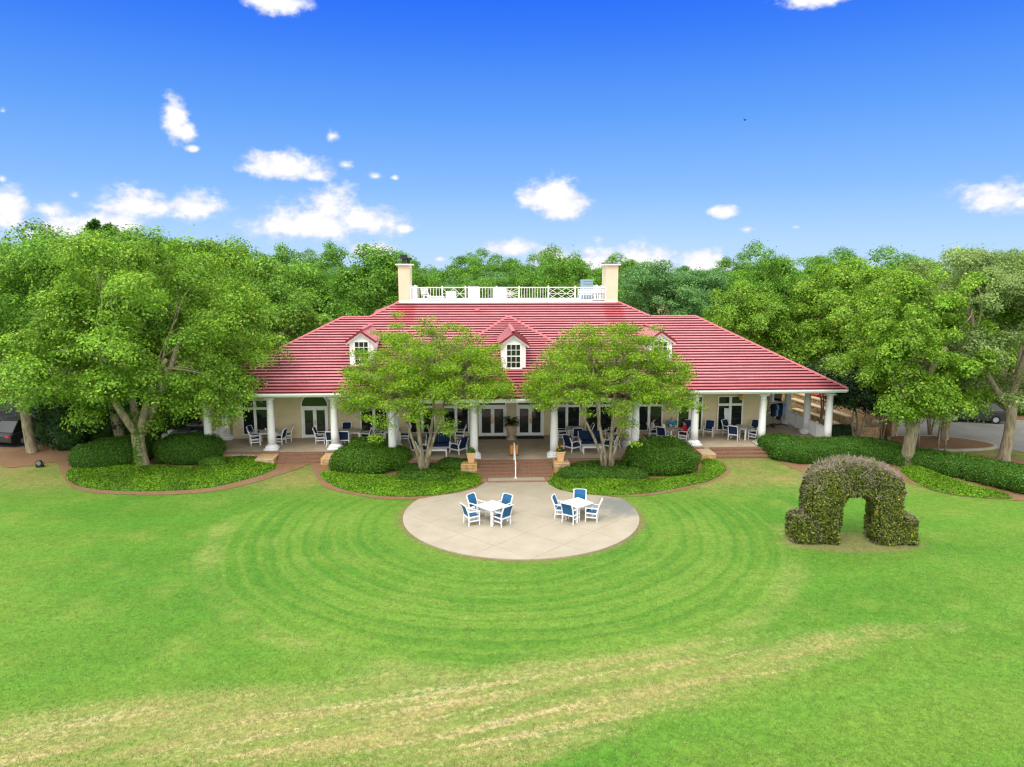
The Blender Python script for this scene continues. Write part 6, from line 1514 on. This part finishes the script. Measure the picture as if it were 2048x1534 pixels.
# small dark trees, shrubs and saplings
def small_tree(label, base, h, r, seed, m='dark_leaf', stems=3, n=9000, zc=None, size=.15):
    rng = random.Random(seed); t = empty('small_tree', base, 0, label, 'tree'); zc = zc or h * .62
    me, pc, ps = crown_mesh('crown', seed, (0, 0, zc), (r, r, h - zc), 26, r * .36, n, size, low=-.9); link('crown', me, M[m], t); mb = MB()
    for k in range(stems):
        a = k * 6.28 / stems; tip = Vector((math.cos(a) * r * .35, math.sin(a) * r * .35, zc)); limb(mb, (math.cos(a) * .08, math.sin(a) * .08, -.1), tip, .07, .045, rng)
        for q in rng.sample(range(len(pc)), 6): limb(mb, tip, pc[q], .03, .008, rng, seg=5)
    mb.build('trunk', M['bark'], t, smooth=True)
small_tree('dark-leaved small tree beside the right corner column', G(1712, 893), 4.4, 1.9, 401, zc=3.1, n=11000)
small_tree('slender dark tree seen between the right side columns', G(1636, 866), 4.6, 1.5, 402, zc=3.6, n=6000)
small_tree('dark small tree right of the dark-leaved tree by the porch', G(1762, 880), 4.0, 1.9, 403, zc=2.9, n=9000)
small_tree('dark shrubby tree overhanging the driveway behind the right oak', G(1860, 870), 4.2, 2.4, 404, zc=3.0, n=10000)
for px, py, lb in ((1838, 897, 'thin staked sapling nearest the thick right oak'), (1874, 908, 'thin pale sapling on the mulch island'), (1889, 908, 'forked thin sapling at the edge of the mulch island')):
    b = G(px, py); t = empty('sapling', b, 0, lb, 'sapling'); rng = random.Random(px); mb = MB(); pts = limb(mb, (0, 0, -.1), (rng.uniform(-.2, .2), .1, 3.2), .055, .03, rng, .03); limb(mb, (0, 0, 1.6), (.5, .2, 3.0), .03, .01, rng); mb.build('stem', M['bark2'], t, smooth=True)
    g = rs(px); d = sph(500, g); link('foliage', quads_mesh('foliage', leaf_quads(d * np.array([.7, .6, .6]) * g.uniform(.3, 1, (500, 1)) + np.array([.1, .1, 3.2]), d, .13, g)), M['dark_leaf'], t)
make_bush('dark_shrub', 'large dark shrubbery behind the left hedge and oak trunk', 'shrubbery', G(190, 893), [(-2.2, .6, 1.4, 1.6, 1.4, 1.7), (-.3, 1.2, 1.7, 2.0, 1.5, 2.0), (2.0, 1.6, 1.6, 1.9, 1.4, 1.9), (4.0, 2.0, 1.5, 1.6, 1.3, 1.7), (-1.2, -.6, .8, 1.0, .9, 1.0)], M['dark_leaf'], 26000, .15, 405, amp=.14, out=.16, power=2.2)
make_bush('dark_shrub', 'dark shrub beside the barbecue at the left porch end', 'shrub', G(308, 882), [(0, .8, 1.3, 1.4, 1.1, 1.5)], M['dark_leaf'], 9000, .14, 406, amp=.14, out=.16, power=2.2)
make_bush('dark_shrub', 'small dark shrub at the foot of the right corner column', 'shrub', G(1680, 890), [(0, .3, .5, .8, .6, .7)], M['dark_leaf'], 4000, .11, 407, amp=.12, out=.15, power=2.2)
make_bush('roadside_hedge', 'low green hedge along the far side of the driveway', 'hedge', (43.5, 52.5, .3), [(-4, 2.6, .5, 2.4, 1.0, .7), (-1, .9, .5, 2.4, 1.0, .7), (2.5, -.8, .5, 2.4, 1.0, .7), (6, -2.4, .5, 2.4, 1.0, .7)], M['hedge'], 12000, .16, 408)

# ------------------------------------------------------------------ stone walls on the right
def stone_wall(label, pts, h, th=.45, seed=1, z0=.28):
    t = empty('stone_wall', (pts[0][0], pts[0][1], 0), 0, label, 'wall'); rng = random.Random(seed); o0 = Vector((pts[0][0], pts[0][1], 0)); st, cp_, co = MB(), [], MB()
    for a, b in zip(pts[:-1], pts[1:]):
        a, b = Vector((a[0], a[1], 0)) - o0, Vector((b[0], b[1], 0)) - o0; d = b - a; L_ = d.length; ang = math.atan2(d.y, d.x); u = d.normalized(); n = Vector((-u.y, u.x, 0)); rows = max(2, int(h / .16)); rh = h / rows
        co.bar((a.x, a.y, z0 + h / 2 - .1), (b.x, b.y, z0 + h / 2 - .1), th - .1, h + .1)
        for r in range(rows):
            s = 0
            while s < L_:
                w = min(rng.uniform(.18, .5), L_ - s + .05)
                for side in (-1, 1):
                    c = a + u * (s + w / 2) + n * side * (th / 2 - .06 + rng.uniform(-.01, .03)); st.mi = rng.choice([0, 0, 1, 2]); st.box((c.x, c.y, z0 + r * rh + rh / 2), (w - .025, .14, rh - .022), ang + rng.uniform(-.03, .03), taper=.95)
                s += w
        s = 0
        while s < L_ - .05:
            w = min(rng.uniform(.6, 1.0), L_ - s); q = MB(); c = a + u * (s + w / 2); q.box((c.x, c.y, z0 + h + .05), (w - .015, th + .1, .10), ang, taper=.98); q.build('capstone', M['stone3'], t); s += w
    o = st.build('stones', [M['stone2'], M['stone'], M['stone3']], t); o['kind'] = 'stuff'; co.build('mortar_core', M['mortar'], t)
def g2(px, py, z): v = G(px, py, z); return (v.x, v.y)
stone_wall('low tan stone wall beside the dark trees right of the corner column', [g2(1668, 884, .3), g2(1749, 884, .3), g2(1752, 868, .3)], .95, seed=51)
stone_wall('nearest stone terrace wall sloping behind the right porch railing', [g2(1588, 822, .9), g2(1640, 838, .9), g2(1692, 862, .9)], .75, seed=52)
stone_wall('middle stone terrace wall with pale caps right of the clothes rack', [g2(1582, 800, 1.3), g2(1640, 818, 1.3), g2(1700, 838, 1.3)], 1.1, seed=53)
stone_wall('far stone terrace wall in front of the parked cars', [g2(1570, 780, 1.6), g2(1620, 796, 1.6), g2(1690, 812, 1.6), g2(1790, 850, 1.2)], 1.35, seed=54)

# ------------------------------------------------------------------ vehicles and odds and ends
def car(label, x, y, rz, m, h=1.5, L_=4.5, w=1.78):
    t = empty('parked_car', (x, y, .305), rz, label, 'car'); H_ = h
    low = [(-L_ / 2, .35), (-L_ / 2, .78), (-L_ / 2 + .25, .92), (-L_ * .27, .97), (L_ * .18, .98), (L_ * .42, .86), (L_ / 2, .66), (L_ / 2, .32), (L_ * .40, .22), (-L_ * .42, .22)]
    q = MB(); n = len(low)
    for s in (-1, -.86, .86, 1):
        k = 1 if abs(s) == 1 else 1
        for (a, b) in low: q.v.append((a * (.985 if abs(s) == 1 else 1), s * w / 2, b - (.05 if abs(s) == 1 and b > .6 else 0)))
    for i in range(3):
        for k in range(n): q.f.append((i * n + k, i * n + (k + 1) % n, (i + 1) * n + (k + 1) % n, (i + 1) * n + k)); q.m.append(0)
    q.f += [tuple(range(n)), tuple(reversed(range(3 * n, 4 * n)))]; q.m += [0, 0]; q.build('body', M[m], t, bevel=.05)
    a0, a1, b0, b1 = -L_ * .44, L_ * .22, -L_ * .30, L_ * .04; q = MB()
    for (x0, x1, z, ww) in ((a0, a1, .95, w * .94), (b0, b1, H_, w * .74)): q.v += [(x0, -ww / 2, z), (x1, -ww / 2, z), (x1, ww / 2, z), (x0, ww / 2, z)]
    q.f = [(0, 1, 5, 4), (1, 2, 6, 5), (2, 3, 7, 6), (3, 0, 4, 7)]; q.m = [0] * 4; q.build('window', M['glass'], t)
    q = MB(); q.box(((b0 + b1) / 2, 0, H_ + .015), (b1 - b0 + .1, w * .77, .05)); 
    for s in (-1, 1):
        for (xa, xb) in ((a0, b0), (a1, b1), (-.25, -.3)): q.bar((xa, s * w * .465 if xa != -.25 else s * w * .46, .96), (xb, s * w * .372, H_), .07)
    q.build('roof', M[m], t, bevel=.02)
    for sx in (-1, 1):
        for s in (-1, 1):
            c = (sx * L_ * .30, s * (w / 2 - .09), .32); q = MB(); q.tube([(c[0], c[1] - .1, .32), (c[0], c[1] + .1, .32)], .32, 16); o = q.build('wheel', M['tyre'], t); q = MB(); q.tube([(c[0], c[1] + s * .09, .32), (c[0], c[1] + s * .108, .32)], .19, 10); q.build('rim', M['carsilver'], o)
    for s in (-1, 1):
        q = MB(); q.box((L_ * .468, s * w * .34, .68), (.12, .32, .14)); q.build('headlight', M['acwhite'], t); q = MB(); q.box((-L_ / 2 + .03, s * w * .36, .74), (.08, .3, .14)); q.build('tail_light', M['crimson'], t)
car('red car parked beyond the terrace walls on the right', 26.6, 58.2, R(-60), 'red', 1.65); car('black car parked behind the far terrace wall', 23.2, 61.5, R(-60), 'carblack'); car('silver car parked beyond the black car on the right', 25.2, 66, R(-58), 'carsilver')
car('second red car lower on the right behind the dark trees', 30.3, 55.3, R(-50), 'red'); car('black car on the driveway behind the right oaks', 34.2, 52.3, R(165), 'carblack')
car('black car in the shade of the car park at the left edge', -31.9, 46.2, R(78), 'carblack', 1.6); car('blue car half hidden behind the grey oak trunk on the left', -31.8, 51.0, R(5), 'carblue', 1.6)
# barbecue
def grill(label, loc, rz, w, h, m2):
    t = empty('barbecue', loc, rz, label, 'barbecue'); q = MB(); q.box((0, 0, h / 2 + .05), (w, .62, h - .1)); q.build('cabinet', M['black'], t, bevel=.02); q = MB(); q.box((0, 0, h + .04), (w + .2, .75, .06)); q.build('top', M[m2], t)
    q = MB(); q.prism([(-.3, h + .07), (.3, h + .07), (.24, h + .24), (-.2, h + .28)], 'x', -w * .3, w * .3); q.build('lid', M['black'], t, bevel=.02); q = MB(); q.bar((-w * .2, -.36, h + .14), (w * .2, -.36, h + .14), .03); q.build('handle', M['greymetal'], t)
    for sx in (-1, 1): q = MB(); q.box((sx * w * .22, -.325, h * .45), (w * .4, .015, h * .6)); q.build('door', M['greymetal'], t)
    for sx in (-1, 1):
        for sy in (-1, 1): q = MB(); q.box((sx * w * .44, sy * .26, .06), (.07, .07, .12)); q.build('leg', M['black'], t)
grill('black barbecue cart with a pale grey top left of the porch', G(372, 893), R(10), 1.3, .95, 'greymetal'); grill('taller black smoker cabinet against the left porch column', G(396, 888), R(5), .9, 1.25, 'greymetal')
t = empty('white_cart', G(340, 890), R(12), 'small white utility cart beside the black barbecue', 'cart'); q = MB(); q.box((0, 0, .5), (.8, .55, .5)); q.build('bin', M['acwhite'], t, bevel=.03); q = MB(); q.box((.1, .1, .85), (.35, .3, .22)); q.build('lid', M['white'], t)
for s in (-1, 1): q = MB(); q.tube([(s * .3, -.2, .14), (s * .3, .2, .14)], .13, 10); q.build('wheel', M['tyre'], t)
t = empty('ground_light', G(80, 934), .2, 'small black ground spotlight on the lawn edge at the left', 'spotlight'); q = MB(); q.box((0, 0, .06), (.35, .25, .12)); q.build('base', M['black'], t)
q = MB(); q.tube([(-.02, .12, .24), (0, -.16, .26)], [.14, .17], 12); q.build('lamp_head', M['black'], t); q = MB(); q.tube([(0, -.162, .26), (0, -.17, .26)], .13, 12); q.build('lens', M['greymetal'], t); q = MB(); [q.bar((s * .2, 0, .1), (s * .18, 0, .3), .03) for s in (-1, 1)]; q.build('bracket', M['black'], t)
t = empty('utility_box', G(848 + 44, 925), BYAW, 'small grey utility box in the planting left of the central steps', 'box'); q = MB(); q.box((0, 0, .2), (.22, .2, .4)); q.build('body', M['greymetal'], t); q = MB(); q.box((0, 0, .41), (.25, .23, .04)); q.build('lid', M['greymetal'], t)
t = empty('golf_cart', (34.0, 75.6, .3), R(20), 'white-roofed golf cart far off through the gap right of the roof', 'golf cart'); q = MB(); q.prism([(-1.2, .3), (-1.2, .7), (-.2, .75), (.2, .45), (.7, .45), (1.0, .9), (1.25, .7), (1.25, .3)], 'y', -.6, .6); q.build('body', M['acwhite'], t, bevel=.04)
q = MB(); q.box((0, 0, 1.85), (2.0, 1.2, .07)); q.build('roof', M['acwhite'], t); q = MB(); [q.bar((sx * .9, s * .52, .6), (sx * .85, s * .52, 1.85), .05) for sx in (-1, 1) for s in (-1, 1)]; q.build('roof_posts', M['black'], t); q = MB(); q.box((-.3, 0, .82), (.5, 1.1, .14)); q.box((-.55, 0, 1.1), (.12, 1.1, .5)); q.build('seat', M['black'], t)
for sx in (-.8, .85):
    for s in (-.55, .55): q = MB(); q.tube([(sx, s - .09, .23), (sx, s + .09, .23)], .23, 12); q.build('wheel', M['tyre'], t)
d = px_dir(1490, 240) * 75; t = empty('bird', Vector((0, 0, CAM_H)) + d, .6, 'tiny bird gliding high in the blue sky on the right', 'bird'); q = MB(); q.blob((0, 0, 0), (.05, .16, .05), 8, 6); q.build('body', M['dark'], t)
for s in (-1, 1): q = MB(); q.prism([(0, -.05), (s * .18, .02), (s * .36, -.07), (s * .17, -.06), (0, -.1)], 'z', .0, .012); o = q.build('wing', M['dark'], t); o.rotation_euler = (0, s * -.35, 0)
